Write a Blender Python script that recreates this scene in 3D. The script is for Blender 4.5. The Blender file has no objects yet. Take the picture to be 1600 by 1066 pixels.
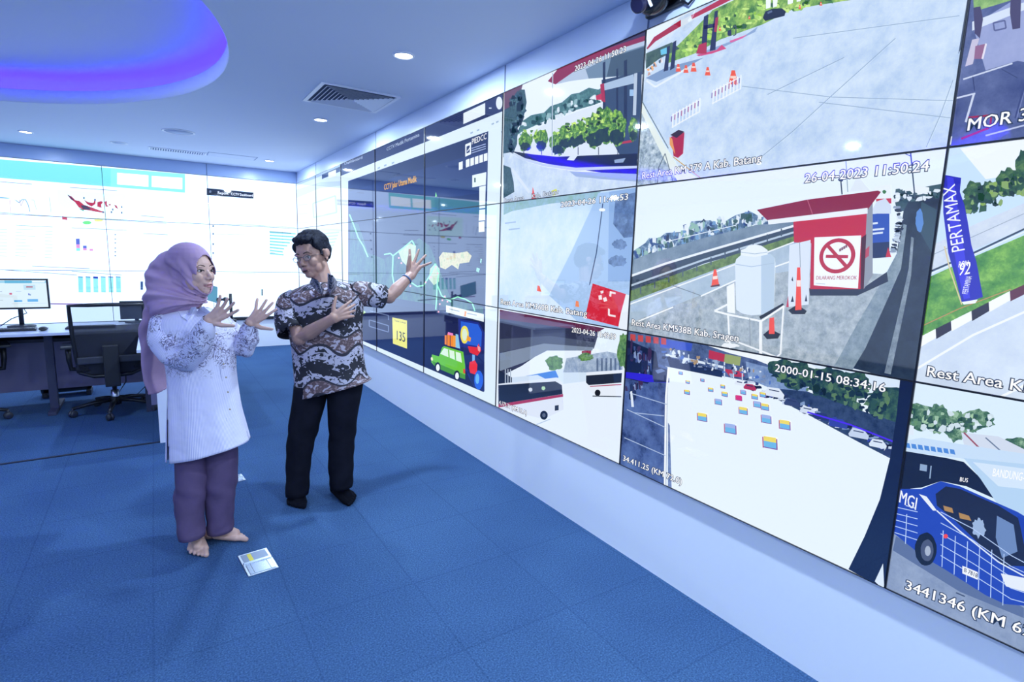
import bpy, bmesh, math, random
import numpy as np
from mathutils import Vector, Matrix, noise
from mathutils.bvhtree import BVHTree
random.seed(7)
SC = bpy.context.scene
COL = SC.collection

# ------------------------------------------------------------------ camera, world, light, exposure
CAM = Vector((-1.91352, -9.16771, 1.48946))
YAW, PITCH, ROLL, FPX = 0.577129, -0.151894, 0.028944, 857.547
ZT, ZC = 2.5118, 2.6799          # top of the screens, ceiling
PW, PH = 1.21, 0.68              # one display panel
FWD = Vector((math.sin(YAW)*math.cos(PITCH), math.cos(YAW)*math.cos(PITCH), math.sin(PITCH)))
_r = FWD.cross(Vector((0, 0, 1))).normalized(); _u = _r.cross(FWD)
RGT = _r*math.cos(ROLL) + _u*math.sin(ROLL)
UPV = -_r*math.sin(ROLL) + _u*math.cos(ROLL)
cd = bpy.data.cameras.new('camera'); cam = bpy.data.objects.new('camera', cd); COL.objects.link(cam)
cd.sensor_width = 36; cd.lens = FPX/1600*36; cd.clip_start = 0.05
cam.matrix_world = Matrix.Translation(CAM) @ Matrix((RGT, UPV, -FWD)).transposed().to_4x4()
SC.camera = cam
w = bpy.data.worlds.new('world'); SC.world = w; w.use_nodes = True
w.node_tree.nodes['Background'].inputs[0].default_value = (.35, .5, 1, 1)
w.node_tree.nodes['Background'].inputs[1].default_value = 0.3
SC.view_settings.view_transform = 'Standard'; SC.view_settings.look = 'None'
SC.view_settings.exposure = 0.0; SC.view_settings.gamma = 1.0; SC.view_settings.use_curve_mapping = False
LAMP_W = 28.0            # watts of each ceiling downlight
SCREEN = 1.0            # brightness of the right-hand video wall
BACK = 2.2              # brightness of the back video wall

def ray(x, y): return FWD + RGT*((x-800)/FPX) - UPV*((y-533)/FPX)
def on_floor(x, y, z=0.0):
    d = ray(x, y); return CAM + d*((z-CAM.z)/d.z)
def on_right(x, y, X=0.0):
    d = ray(x, y); return CAM + d*((X-CAM.x)/d.x)
def on_back(x, y, Y=0.0):
    d = ray(x, y); return CAM + d*((Y-CAM.y)/d.y)
def at_depth(x, y, D): return CAM + ray(x, y)*D
RH = Vector((RGT.x, RGT.y, 0)).normalized(); FH = Vector((FWD.x, FWD.y, 0)).normalized(); ZZ = Vector((0, 0, 1))

# ------------------------------------------------------------------ object helpers
def link(o, parent=None):
    COL.objects.link(o)
    if parent is not None: o.parent = parent
    return o
def thing(name, label, cat, loc=(0, 0, 0), rz=0, group=None):
    o = bpy.data.objects.new(name, None); o.empty_display_size = .1; link(o)
    o.location = loc; o.rotation_euler = (0, 0, rz); o['label'] = label; o['category'] = cat
    if group: o['group'] = group
    return o
def tag(o, label, cat, group=None):
    o['label'] = label; o['category'] = cat
    if group: o['group'] = group
    return o
def add_mats(me, mats):
    for m in (mats if isinstance(mats, (list, tuple)) else [mats]): me.materials.append(m)
def obj(name, bm, mats, parent=None, smooth=False, world=False, angle=None):
    me = bpy.data.meshes.new(name); bm.to_mesh(me); bm.free(); add_mats(me, mats)
    if smooth: me.polygons.foreach_set('use_smooth', [True]*len(me.polygons))
    o = bpy.data.objects.new(name, me); link(o, parent)
    if world and parent is not None: o.location = -Vector(parent.location)   # vertices were given in room coordinates
    return o
def meshobj(name, me, mats, parent=None, smooth=True, world=False):
    add_mats(me, mats); me.name = name
    if smooth: me.polygons.foreach_set('use_smooth', [True]*len(me.polygons))
    o = bpy.data.objects.new(name, me); link(o, parent)
    if world and parent is not None: o.location = -Vector(parent.location)
    return o
def struct(name, bm, mats, smooth=False):
    o = obj(name, bm, mats, None, smooth); o['kind'] = 'structure'; return o
def add_box(bm, x0, x1, y0, y1, z0, z1, bev=0.0, M=None, mi=0):
    t = bmesh.new(); bmesh.ops.create_cube(t, size=1)
    for v in t.verts: v.co = Vector(((x0+x1)/2+v.co.x*(x1-x0), (y0+y1)/2+v.co.y*(y1-y0), (z0+z1)/2+v.co.z*(z1-z0)))
    if bev: bmesh.ops.bevel(t, geom=t.edges[:], offset=bev, segments=2, affect='EDGES', profile=.7)
    merge(bm, t, M, mi)
def merge(bm, t, M=None, mi=0):
    if M is not None: t.transform(M)
    vm = {v: bm.verts.new(v.co) for v in t.verts}
    for f in t.faces:
        try:
            nf = bm.faces.new([vm[v] for v in f.verts]); nf.material_index = mi; nf.smooth = f.smooth
        except ValueError: pass
    t.free()
def tube(bm, pts, rads, n=12, cap=True, mi=0, flat=1.0):
    pts = [Vector(p) for p in pts]
    if not isinstance(rads, (list, tuple)): rads = [rads]*len(pts)
    rings = []; prev = None
    for i, p in enumerate(pts):
        t = (pts[min(i+1, len(pts)-1)]-pts[max(i-1, 0)]).normalized()
        if prev is None:
            a = t.orthogonal().normalized() if abs(t.z) > .9 else t.cross(ZZ).normalized()
        else: a = (prev - t*prev.dot(t)).normalized()
        prev = a; b = t.cross(a)
        rings.append([bm.verts.new(p + a*math.cos(2*math.pi*k/n)*rads[i] + b*math.sin(2*math.pi*k/n)*rads[i]*flat) for k in range(n)])
    for i in range(len(rings)-1):
        for k in range(n):
            f = bm.faces.new((rings[i][k], rings[i][(k+1) % n], rings[i+1][(k+1) % n], rings[i+1][k])); f.material_index = mi; f.smooth = True
    if cap:
        bm.faces.new(rings[0][::-1]).material_index = mi; bm.faces.new(rings[-1]).material_index = mi
def lathe(bm, prof, n=24, M=None, mi=0, smooth=True):
    t = bmesh.new(); rings = []
    for r, z in prof:
        rings.append([t.verts.new((r*math.cos(2*math.pi*k/n), r*math.sin(2*math.pi*k/n), z)) for k in range(n)])
    for i in range(len(rings)-1):
        for k in range(n):
            t.faces.new((rings[i][k], rings[i][(k+1) % n], rings[i+1][(k+1) % n], rings[i+1][k])).smooth = smooth
    if prof[0][0] > 1e-6: t.faces.new(rings[0][::-1])
    if prof[-1][0] > 1e-6: t.faces.new(rings[-1])
    bmesh.ops.remove_doubles(t, verts=t.verts[:], dist=1e-6)
    merge(bm, t, M, mi)
def ellipsoid(bm, c, r, axes=None, seg=24, mi=0):
    t = bmesh.new(); bmesh.ops.create_uvsphere(t, u_segments=seg, v_segments=seg//2, radius=1)
    A = Matrix.Identity(3) if axes is None else Matrix(axes).transposed()
    for v in t.verts: v.co = Vector(c) + A @ Vector((v.co.x*r[0], v.co.y*r[1], v.co.z*r[2]))
    for f in t.faces: f.smooth = True
    merge(bm, t, None, mi)

# ------------------------------------------------------------------ materials
def lin(h):
    if isinstance(h, (tuple, list)): return tuple(h)[:3]
    h = h.lstrip('#'); c = [int(h[i:i+2], 16)/255 for i in (0, 2, 4)]
    return tuple(v/12.92 if v <= .04045 else ((v+.055)/1.055)**2.4 for v in c)
def mat(name, col, rough=.6, metal=0, emit=None, es=1.0, spec=.5, alpha=1, trans=0, ior=1.5, coat=0):
    m = bpy.data.materials.new(name); m.use_nodes = True; b = m.node_tree.nodes['Principled BSDF']
    b.inputs['Base Color'].default_value = (*lin(col), 1); b.inputs['Roughness'].default_value = rough
    b.inputs['Metallic'].default_value = metal; b.inputs['Specular IOR Level'].default_value = spec
    b.inputs['Alpha'].default_value = alpha; b.inputs['Transmission Weight'].default_value = trans; b.inputs['IOR'].default_value = ior
    b.inputs['Coat Weight'].default_value = coat
    if emit is not None:
        b.inputs['Emission Color'].default_value = (*lin(emit), 1); b.inputs['Emission Strength'].default_value = es
    return m
def nodes(m): return m.node_tree.nodes, m.node_tree.links, m.node_tree.nodes['Principled BSDF']
def ramp(nt, stops, interp='LINEAR'):
    r = nt.nodes.new('ShaderNodeValToRGB'); r.color_ramp.interpolation = interp
    while len(r.color_ramp.elements) < len(stops): r.color_ramp.elements.new(.5)
    for e, (p, c) in zip(r.color_ramp.elements, stops): e.position = p; e.color = (*lin(c), 1)
    return r
def noise_mat(name, stops, scale, rough=.7, bump=0, bscale=None, detail=4, coord='Object', spec=.5, distort=0):
    m = mat(name, stops[0][1], rough, spec=spec); n, l, b = nodes(m)
    tc = n.new('ShaderNodeTexCoord'); nz = n.new('ShaderNodeTexNoise')
    nz.inputs['Scale'].default_value = scale; nz.inputs['Detail'].default_value = detail; nz.inputs['Distortion'].default_value = distort
    l.new(tc.outputs[coord], nz.inputs['Vector']); r = ramp(m.node_tree, stops)
    l.new(nz.outputs['Fac'], r.inputs[0]); l.new(r.outputs[0], b.inputs['Base Color'])
    if bump:
        n2 = n.new('ShaderNodeTexNoise'); n2.inputs['Scale'].default_value = bscale or scale; n2.inputs['Detail'].default_value = 6
        l.new(tc.outputs[coord], n2.inputs['Vector']); bp = n.new('ShaderNodeBump'); bp.inputs['Strength'].default_value = bump
        bp.inputs['Distance'].default_value = .01; l.new(n2.outputs['Fac'], bp.inputs['Height']); l.new(bp.outputs[0], b.inputs['Normal'])
    return m
_scr = {}
def scr(spec, gain=1.0, light=False):
    """lit display pixels under glossy glass; spec is a colour or (colour, colour, [colour,] noise scale)"""
    key = (spec, gain, light)
    if key in _scr: return _scr[key]
    first = spec if isinstance(spec, str) else spec[0]
    m = mat('display_image', (0, 0, 0), .03, spec=.5, ior=2.3); n, l, b = nodes(m)
    b.inputs['Emission Strength'].default_value = 1.0
    amp = lambda c: tuple(v*(1+(gain-1)*(min(1, sum(lin(c))/2.1))**2) for v in lin(c))
    if isinstance(spec, str): b.inputs['Emission Color'].default_value = (*amp(spec), 1)
    else:
        cols, sc = spec[:-1], spec[-1]
        tc = n.new('ShaderNodeTexCoord'); nz = n.new('ShaderNodeTexNoise'); nz.inputs['Scale'].default_value = sc; nz.inputs['Detail'].default_value = 8
        nz.inputs['Roughness'].default_value = .74
        l.new(tc.outputs['Object'], nz.inputs['Vector'])
        k = len(cols); r = ramp(m.node_tree, [(.36+.28*i/(k-1), amp(c)) for i, c in enumerate(cols)])
        l.new(nz.outputs['Fac'], r.inputs[0]); l.new(r.outputs[0], b.inputs['Emission Color'])
    try: m.cycles.emission_sampling = 'AUTO' if light else 'NONE'
    except Exception: pass
    _scr[key] = m; return m

M_wall = mat('white_paint', (.90, .92, .98), .55)
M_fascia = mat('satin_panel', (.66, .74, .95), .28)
M_ceil = mat('ceiling_paint', (.68, .76, .93), .7)
M_black = mat('black_plastic', (.012, .014, .022), .4)
M_dark = mat('dark_plastic', (.03, .035, .055), .45)
M_bezel = mat('bezel_black', (.01, .012, .02), .35)
M_metal = mat('brushed_steel', (.62, .66, .72), .3, 1)
M_white = mat('white_laminate', (.78, .82, .95), .35)
M_grey = mat('grey_plastic', (.35, .4, .5), .5)

# ------------------------------------------------------------------ the room
XL, YF, WX, WY = -7.6, -11.5, .02, .02     # left wall, wall behind, faces of the two display walls
M_carpet = noise_mat('blue_carpet', [(.3, (.028, .070, .168)), (.5, (.050, .112, .248)), (.7, (.080, .166, .338))], 150, .95, .5, 260, 3, spec=.1)
n, l, b = nodes(M_carpet)    # faint carpet tile seams and broad wear
tc = n.new('ShaderNodeTexCoord'); big = n.new('ShaderNodeTexNoise'); big.inputs['Scale'].default_value = 1.3
l.new(tc.outputs['Object'], big.inputs['Vector'])
bk = n.new('ShaderNodeTexBrick'); bk.offset = 0; bk.inputs['Scale'].default_value = 1; bk.inputs['Brick Width'].default_value = .5; bk.inputs['Row Height'].default_value = .5
bk.inputs['Mortar Size'].default_value = .004; bk.inputs['Color1'].default_value = (1, 1, 1, 1); bk.inputs['Color2'].default_value = (.93, .94, .96, 1); bk.inputs['Mortar'].default_value = (.8, .82, .86, 1)
l.new(tc.outputs['Object'], bk.inputs['Vector'])
mx = n.new('ShaderNodeMix'); mx.data_type = 'RGBA'; mx.blend_type = 'MULTIPLY'; mx.inputs[0].default_value = 1
src = b.inputs['Base Color'].links[0].from_socket
l.new(src, mx.inputs[6]); l.new(bk.outputs['Color'], mx.inputs[7])
m2 = n.new('ShaderNodeMix'); m2.data_type = 'RGBA'; m2.blend_type = 'MULTIPLY'; m2.inputs[0].default_value = 1
rr = ramp(M_carpet.node_tree, [(.35, (.86, .88, .92)), (.65, (1.08, 1.08, 1.06))]); l.new(big.outputs['Fac'], rr.inputs[0])
l.new(mx.outputs[2], m2.inputs[6]); l.new(rr.outputs[0], m2.inputs[7]); l.new(m2.outputs[2], b.inputs['Base Color'])

bm = bmesh.new(); add_box(bm, XL, WX, YF, WY, -.1, 0); struct('floor', bm, M_carpet)
bm = bmesh.new(); add_box(bm, WX, WX+.15, YF, WY+.15, -.1, ZC+.5); struct('wall_right', bm, M_wall)
bm = bmesh.new(); add_box(bm, XL, WX, WY, WY+.15, -.1, ZC+.5); struct('wall_back', bm, M_wall)
bm = bmesh.new(); add_box(bm, XL-.15, XL, YF, WY+.15, -.1, ZC+.5); struct('wall_left', bm, M_wall)
bm = bmesh.new(); add_box(bm, XL-.15, WX+.15, YF-.15, YF, -.1, ZC+.5); struct('wall_front', bm, M_wall)

# ceiling with a round recess
CC, CR = Vector((-3.9, -4.9)), 2.465
angs = sorted([2*math.pi*i/160 for i in range(160)] + [math.atan2(y-CC.y, x-CC.x) % (2*math.pi) for x in (XL, WX) for y in (YF, WY)])
bm = bmesh.new(); inner = []; outer = []
for a in angs:
    c, s = math.cos(a), math.sin(a)
    t = min([v for v in ((XL-CC.x)/c if c < 0 else 1e9, (WX-CC.x)/c if c > 1e-9 else 1e9, (YF-CC.y)/s if s < 0 else 1e9, (WY-CC.y)/s if s > 1e-9 else 1e9)])
    inner.append(bm.verts.new((CC.x+CR*c, CC.y+CR*s, ZC))); outer.append(bm.verts.new((CC.x+t*c, CC.y+t*s, ZC)))
N = len(angs)
for i in range(N): bm.faces.new((inner[i], outer[i], outer[(i+1) % N], inner[(i+1) % N]))
# rounded shadow lip, ledge, recess wall, raised ceiling
prof = [(CR, ZC), (CR-.004, ZC+.006), (CR-.004, ZC+.105), (CR+.012, ZC+.11), (CR+.012, ZC+.03), (CR+.16, ZC+.03), (CR+.16, ZC+.21), (CR+.13, ZC+.24), (CR+.06, ZC+.25), (0.0, ZC+.25)]
prev = inner; pa = angs
for r, z in prof[1:-1]:
    cur = [bm.verts.new((CC.x+r*math.cos(a), CC.y+r*math.sin(a), z)) for a in angs]
    for i in range(N):
        f = bm.faces.new((prev[i], prev[(i+1) % N], cur[(i+1) % N], cur[i])); f.smooth = True
    prev = cur
bm.faces.new(prev)
struct('ceiling', bm, M_ceil)
bm = bmesh.new(); K = 120
tube(bm, [(CC.x+(CR+.085)*math.cos(2*math.pi*i/K), CC.y+(CR+.085)*math.sin(2*math.pi*i/K), ZC+.045) for i in range(K+1)], .010, 8)
o = obj('led_strip', bm, mat('violet_led', (.1, .05, .3), .5, emit=(.052, .004, 1.0), es=27), None, True)
tag(o, 'violet glowing light strip hidden inside the round ceiling recess', 'light strip')

# satin fascia band above the screens, with its vertical joints
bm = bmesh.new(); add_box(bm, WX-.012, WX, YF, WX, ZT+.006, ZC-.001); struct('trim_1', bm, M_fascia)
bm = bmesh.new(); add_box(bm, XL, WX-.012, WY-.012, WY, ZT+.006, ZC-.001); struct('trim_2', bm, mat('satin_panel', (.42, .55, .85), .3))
bm = bmesh.new()
for k in (0.0, 1, 3, 5, 6, 7.5): add_box(bm, WX-.0145, WX-.011, -PW*k-.004, -PW*k+.004, ZT+.008, ZC-.004)
struct('trim_3', bm, mat('dark_joint', (.12, .17, .32), .5))  # dark grey dividers at the fascia panel joints
bm = bmesh.new()
for k in (1, 3): add_box(bm, -PW*k-.004, -PW*k+.004, WY-.0145, WY-.011, ZT+.008, ZC-.004)
struct('trim_4', bm, mat('dark_joint', (.12, .17, .32), .5))
bm = bmesh.new(); add_box(bm, XL, -.3, WY-.03, WY, .425, .462, .004); struct('trim_6', bm, M_black)
# dark strip across the carpet in front of the desks
bm = bmesh.new(); a = on_floor(-60, 735); c = on_floor(262, 689.5)
dv = (c-a).normalized(); a = a-dv*2.5; nv = Vector((-dv.y, dv.x, 0))*.011
q = [a-nv, c-nv, c+nv, a+nv]; lo = [bm.verts.new((p.x, p.y, 0.0)) for p in q]; hi = [bm.verts.new((p.x, p.y, .006)) for p in q]
bm.faces.new(hi); [bm.faces.new((lo[i], lo[(i+1) % 4], hi[(i+1) % 4], hi[i])) for i in range(4)]
struct('trim_5', bm, mat('dark_carpet_strip', (.012, .02, .05), .7))

# ------------------------------------------------------------------ pictures shown on the display panels
RECTS = {}
class Pic:
    """flat coloured shapes shown by a stretch of display wall; corners given as points seen on the wall"""
    def __init__(s, wall, k0, r0, k1, r1, gain=1.0):
        s.wall = wall; s.rect = (k0*PW, ZT-r1*PH, k1*PW, ZT-r0*PH); s.items = []; s.gain = gain
    def uv(s, x, y):
        p = on_right(x, y) if s.wall == 'R' else on_back(x, y)
        return (-p.y, p.z) if s.wall == 'R' else (-p.x, p.z)
    def base(s, c):
        u0, v0, u1, v1 = s.rect; s.items.append(([[(u0, v0), (u1, v0), (u1, v1), (u0, v1)]], scr(c, s.gain, True)))
    def poly(s, c, *pts):
        s.items.append(([[s.uv(*p) for p in pts]], scr(c, s.gain)))
    def q(s, c, x0, y0, x1, y1, sl=0):       # sheared box
        s.poly(c, (x0, y0), (x1, y0+sl), (x1, y1+sl), (x0, y1))
    def many(s, c, polys): s.items.append(([[s.uv(*p) for p in P] for P in polys], scr(c, s.gain)))
    def uvmany(s, c, polys): s.items.append((polys, scr(c, s.gain)))
    def line(s, c, w, *pts):
        out = []
        for (x0, y0), (x1, y1) in zip(pts, pts[1:]):
            dx, dy = x1-x0, y1-y0; L = math.hypot(dx, dy) or 1; nx, ny = -dy/L*w/2, dx/L*w/2
            out.append([(x0+nx, y0+ny), (x1+nx, y1+ny), (x1-nx, y1-ny), (x0-nx, y0-ny)])
        s.many(c, out)
    def blob(s, c, cx, cy, rx, ry, rough=.16, n=26):
        rnd = random.Random(int(cx*7+cy*13)); f = [1+rnd.uniform(-rough, rough) for _ in range(n)]
        s.poly(c, *[(cx+rx*f[i]*math.cos(2*math.pi*i/n), cy+ry*f[i]*math.sin(2*math.pi*i/n)) for i in range(n)])
    def scatter(s, cols, path, n, spread, w, h, seed=1):
        """small irregular flecks along a path: people, leaves, parked cars, rubble"""
        rnd = random.Random(seed); by = {c: [] for c in cols}; L = [math.hypot(b2[0]-a[0], b2[1]-a[1]) for a, b2 in zip(path, path[1:])]
        for _ in range(n):
            t = rnd.random()*sum(L); i = 0
            while t > L[i] and i < len(L)-1: t -= L[i]; i += 1
            f = t/L[i]; x = path[i][0]+(path[i+1][0]-path[i][0])*f+rnd.uniform(-1, 1)*spread*.4; y = path[i][1]+(path[i+1][1]-path[i][1])*f+rnd.uniform(-1, 1)*spread
            ww, hh = w*rnd.uniform(.5, 1.3), h*rnd.uniform(.5, 1.3); j = lambda: rnd.uniform(-.25, .25)
            by[rnd.choice(cols)].append([(x-ww*(.5+j()), y-hh*(.5+j())), (x+ww*.1, y-hh*(.65+j())), (x+ww*(.5+j()), y-hh*(.4+j())), (x+ww*(.5+j()), y+hh*(.4+j())), (x, y+hh*(.6+j())), (x-ww*(.5+j()), y+hh*(.4+j()))])
        for c, P in by.items():
            if P: s.many(c, P)
    def text(s, t, x0, y0, x1, y1, h, c='#ffffff', outline='#20304a', sz=.05, squeeze=1):
        """baseline from point 0 to point 1 on the wall, h = capital height in metres"""
        a = Vector(s.uv(x0, y0)); b2 = Vector(s.uv(x1, y1))
        h *= 1.1
        for col, off, sh_ in ((outline, sz+.012, 0), (c, 0, 0), (c, 0, .022)):
            if col is None: continue
            polys, wd = text_polys(t, off); d = (b2-a)
            up = Vector((-d.y, d.x)).normalized()*h; up = Vector((up.x*.0, h)) if squeeze else up
            s.items.append(([[tuple(a + d*((p[0]+sh_)/wd) + up*(p[1]/.73)) for p in P] for P in polys], scr(col, s.gain)))
_tx = {}
def text_polys(t, off):
    if (t, off) in _tx: return _tx[(t, off)]
    cu = bpy.data.curves.new('t', 'FONT'); cu.body = t; cu.size = 1; cu.offset = off; cu.resolution_u = 2
    o = bpy.data.objects.new('t', cu); COL.objects.link(o)
    dg = bpy.context.evaluated_depsgraph_get(); me = bpy.data.meshes.new_from_object(o.evaluated_get(dg))
    P = [[(me.vertices[i].co.x, me.vertices[i].co.y) for i in p.vertices] for p in me.polygons]
    wd = max([v.co.x for v in me.vertices])
    bpy.data.objects.remove(o); bpy.data.curves.remove(cu); bpy.data.meshes.remove(me)
    _tx[(t, off)] = (P, wd-off); return _tx[(t, off)]
def clip(P, r):
    u0, v0, u1, v1 = r
    for ax, lim, sg in ((0, u0, 1), (0, u1, -1), (1, v0, 1), (1, v1, -1)):
        out = []
        for i in range(len(P)):
            A, B = P[i-1], P[i]; ia = (A[ax]-lim)*sg >= 0; ib = (B[ax]-lim)*sg >= 0
            if ia != ib:
                t = (lim-A[ax])/(B[ax]-A[ax]); out.append((A[0]+(B[0]-A[0])*t, A[1]+(B[1]-A[1])*t))
            if ib: out.append(B)
        P = out
        if len(P) < 3: return None
    return P
def inter(a, b): return (max(a[0], b[0]), max(a[1], b[1]), min(a[2], b[2]), min(a[3], b[3]))
PICS = []
def pic(*a, **k): p = Pic(*a, **k); PICS.append(p); return p

# --- forecourt seen past trees (column 5, top)
p = pic('R', 5, 0, 6, 1); p.base('#e9f4ff')
p.poly(('#2c5a5e', '#5f8f93', 60), (806, 213), (815, 190), (830, 180), (850, 176), (860, 166), (878, 160), (893, 147), (905, 145), (920, 137), (935, 140), (945, 134), (962, 138), (960, 152), (925, 165), (900, 172), (870, 182), (850, 190), (815, 206))
p.scatter(['#2c5a5e', '#5f8f93', '#1e464c', '#8fb4bc', '#d8e6f0'], [(812, 205), (835, 190), (868, 178), (900, 160), (958, 145)], 70, 8, 6, 6, 3)
p.poly('#dde8f4', (800, 222), (860, 190), (925, 166), (996, 150), (996, 250), (850, 255), (795, 240))
p.poly('#6a4a62', (788, 140), (818, 128), (812, 150), (800, 170), (788, 178))
p.poly(('#20404c', '#4b6d78', 50), (788, 172), (800, 165), (812, 140), (820, 140), (823, 160), (817, 190), (809, 200), (808, 225), (800, 245), (786, 246))
p.scatter(['#1c3844', '#35566a', '#4f7480', '#10283a'], [(797, 165), (812, 150), (816, 175), (802, 205), (797, 240)], 60, 6, 7, 8, 4)
p.poly('#8c1f48', (856, 127), (874, 105), (1008, 42), (1010, 63), (970, 76), (930, 93), (895, 113), (868, 132))
p.poly('#352a50', (905, 92), (1008, 42), (1010, 55), (960, 72))
p.poly('#b4c6de', (868, 132), (895, 113), (930, 93), (970, 76), (1010, 63), (1008, 110), (960, 120), (920, 123), (890, 127))
p.poly('#6f89a4', (915, 108), (960, 86), (1010, 70), (1008, 115), (960, 120), (920, 123))
p.poly('#42586e', (955, 90), (1010, 72), (1008, 116), (948, 120))
p.poly('#34496b', (940, 125), (1003, 112), (1000, 250), (970, 245), (945, 200))
p.many('#1f2c4e', [[(942, 98), (946, 96), (946, 180), (942, 180)], [(963, 108), (966, 107), (966, 180), (963, 180)], [(975, 95), (980, 93), (980, 190), (975, 190)]])
p.poly('#a9c0dc', (940, 132), (990, 116), (992, 130), (942, 142)); p.poly('#aa2246', (938, 132), (944, 130), (946, 160), (940, 158)); p.poly('#c22a50', (931, 150), (940, 146), (940, 156), (932, 156))
p.q('#9cc0e8', 984, 140, 990, 150); p.poly('#b8c8dc', (991, 115), (996, 114), (994, 180), (989, 180)); p.poly('#b3304c', (960, 224), (990, 218), (990, 222), (961, 227))
for a in ((821, 221, 11, 15), (846, 218, 10, 17), (872, 224, 13, 18), (884, 214, 12, 18), (898, 212, 12, 18), (908, 208, 11, 18), (928, 204, 16, 26), (946, 196, 20, 28), (964, 200, 14, 26), (990, 202, 7, 18)):
    p.blob(('#14301f', '#4c8a30', '#b8de62', 45), *a)
    p.blob(('#10243a', '#2a4a3a', 45), a[0], a[1]+a[3]*.55, a[2]*.8, a[3]*.42)
p.scatter(['#c8e870', '#8cc048', '#3f7030', '#5f9838', '#1c3c24'], [(868, 214), (885, 206), (905, 200), (930, 188), (950, 182), (972, 190)], 80, 12, 5, 4, 5)
p.scatter(['#9cc850', '#4c8038'], [(815, 212), (850, 210)], 22, 8, 4, 4, 6)
p.many('#31405a', [[(x, 230), (x+1.2, 230), (x+1.2, 242), (x, 242)] for x in (818, 846, 877, 903, 935, 965)])
p.poly('#131a30', (799, 236), (830, 241), (870, 245), (996, 240), (996, 272), (940, 270), (900, 264), (850, 255), (820, 247))
p.poly('#c2d2ea', (799, 238), (820, 247), (850, 256), (900, 262), (996, 259), (996, 263), (900, 267), (850, 260), (815, 250))
p.poly('#dce8f6', (892, 243), (903, 243), (897, 251), (886, 250)); p.poly('#8fa6c8', (960, 250), (978, 247), (974, 254), (961, 255))
p.poly(('#b7cce6', '#d9e8f8', 8), (787, 240), (798, 238), (815, 250), (850, 261), (900, 268), (996, 275), (996, 300), (787, 325))
p.poly('#9db4d4', (890, 268), (996, 272), (996, 284), (940, 280), (900, 276))
p.poly(('#1e3c44', '#4a6a70', 60), (787, 258), (798, 262), (803, 285), (804, 300), (787, 310))
p.poly('#d8e4f2', (801, 262), (830, 300), (826, 302), (800, 268)); p.line('#aebfd2', 1.6, (864, 114), (863, 243))
p.poly('#e8483c', (833, 292), (836, 305), (839, 312), (831, 312)); p.poly('#d8e060', (862, 298), (870, 295), (872, 304), (864, 306))
p.text('2023-04-26 11:50:23', 898, 112, 978, 81, .026); p.text('Rest Area     Kab. Batang', 788, 317, 873, 303, .024, c='#dfe9f4')
# --- pale road with a red mat (column 5, middle)
p = pic('R', 5, 1, 6, 2); p.base(('#bfdcfa', '#dcecff', 3))
p.poly(('#88b4a8', '#9fc4e0', 14), (787, 317), (940, 298), (930, 312), (862, 318), (800, 330), (787, 336))
p.poly('#a6c6ee', (935, 302), (996, 293), (984, 520), (905, 505), (858, 462), (892, 395)); p.poly('#8db0e0', (952, 300), (996, 293), (988, 440), (950, 440))
p.poly(('#3d5480', '#6f90c4', 18), (962, 308), (996, 300), (990, 370), (975, 372), (958, 350))
for a in ((972, 345, 9, 7), (968, 382, 11, 8), (965, 408, 14, 9)): p.blob(('#46628f', '#7c9cce', 20), *a)
p.line('#3f5680', 1.6, (942, 318), (938, 350), (932, 395), (921, 446))
p.poly('#d2243a', (926, 443), (979, 460), (976, 513), (914, 497)); p.poly('#e8f0fa', (978, 460), (985, 462), (982, 520), (966, 512), (970, 490))
p.many('#f4e4ea', [[(935, 462), (940, 461), (941, 468), (936, 469)], [(942, 466), (947, 464), (949, 470), (944, 472)], [(938, 455), (943, 454), (943, 458), (939, 459)], [(953, 455), (962, 457), (962, 460), (953, 458)], [(953, 455), (956, 456), (955, 464), (952, 463)], [(950, 482), (953, 483), (953, 494), (950, 493)], [(952, 491), (962, 493), (962, 496), (952, 494)]])
p.poly('#f06048', (840, 446), (843, 447), (846, 456), (839, 455)); p.poly('#f28a60', (900, 470), (904, 471), (905, 480), (899, 479))
p.many('#9db8d8', [[(789, 348), (806, 346), (806, 348), (789, 350)], [(795, 358), (812, 356), (812, 358), (795, 360)]])
p.blob('#f4faff', 941, 328, 5, 2.5, .05)
p.text('2023-04-26 11:49:53', 876, 324, 981, 312, .028, squeeze=1); p.text('Rest Area KM360B Kab. Batang', 782, 475, 917, 495, .032)
# --- coaches under a canopy (column 5, bottom)
p = pic('R', 5, 2, 6, 3); p.base('#e6f1ff')
p.poly('#d2e4f6', (835, 585), (967, 560), (967, 590), (880, 600)); p.poly(('#7d93b4', '#b4c6dc', 25), (885, 560), (975, 545), (972, 582), (880, 582))
p.poly('#e4f2ff', (936, 512), (982, 519), (978, 556), (930, 545))
p.poly('#8e2040', (909, 549), (924, 546), (923, 560), (909, 560)); p.many('#5c7090', [[(x, 560), (x+3, 560), (x+3, 580), (x, 580)] for x in range(932, 968, 7)])
for a in ((866, 567, 13, 12), (975, 548, 10, 26), (915, 558, 12, 6)): p.blob(('#2f5a3c', '#76a860', 40), *a)
p.poly('#2e3450', (781, 484), (938, 512), (928, 545), (850, 548), (815, 572), (779, 590)); p.poly('#5c2244', (781, 484), (945, 513), (935, 519), (880, 512), (781, 498))
p.poly('#7f8ea4', (781, 552), (850, 537), (928, 543), (925, 548), (855, 548), (820, 566), (781, 580)); p.poly('#4b556c', (781, 530), (860, 525), (930, 535), (928, 543), (850, 537), (781, 551))
p.poly('#3d82dc', (820, 588), (868, 579), (873, 590), (832, 600)); p.poly('#cfe0f4', (800, 590), (840, 586), (860, 596), (800, 602))
p.poly('#1c2338', (779, 578), (800, 590), (800, 640), (778, 640)); p.many('#aab8cc', [[(x, 577), (x+1.6, 577), (x+1.6, 600), (x, 600)] for x in (789, 793, 797)])
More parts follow.
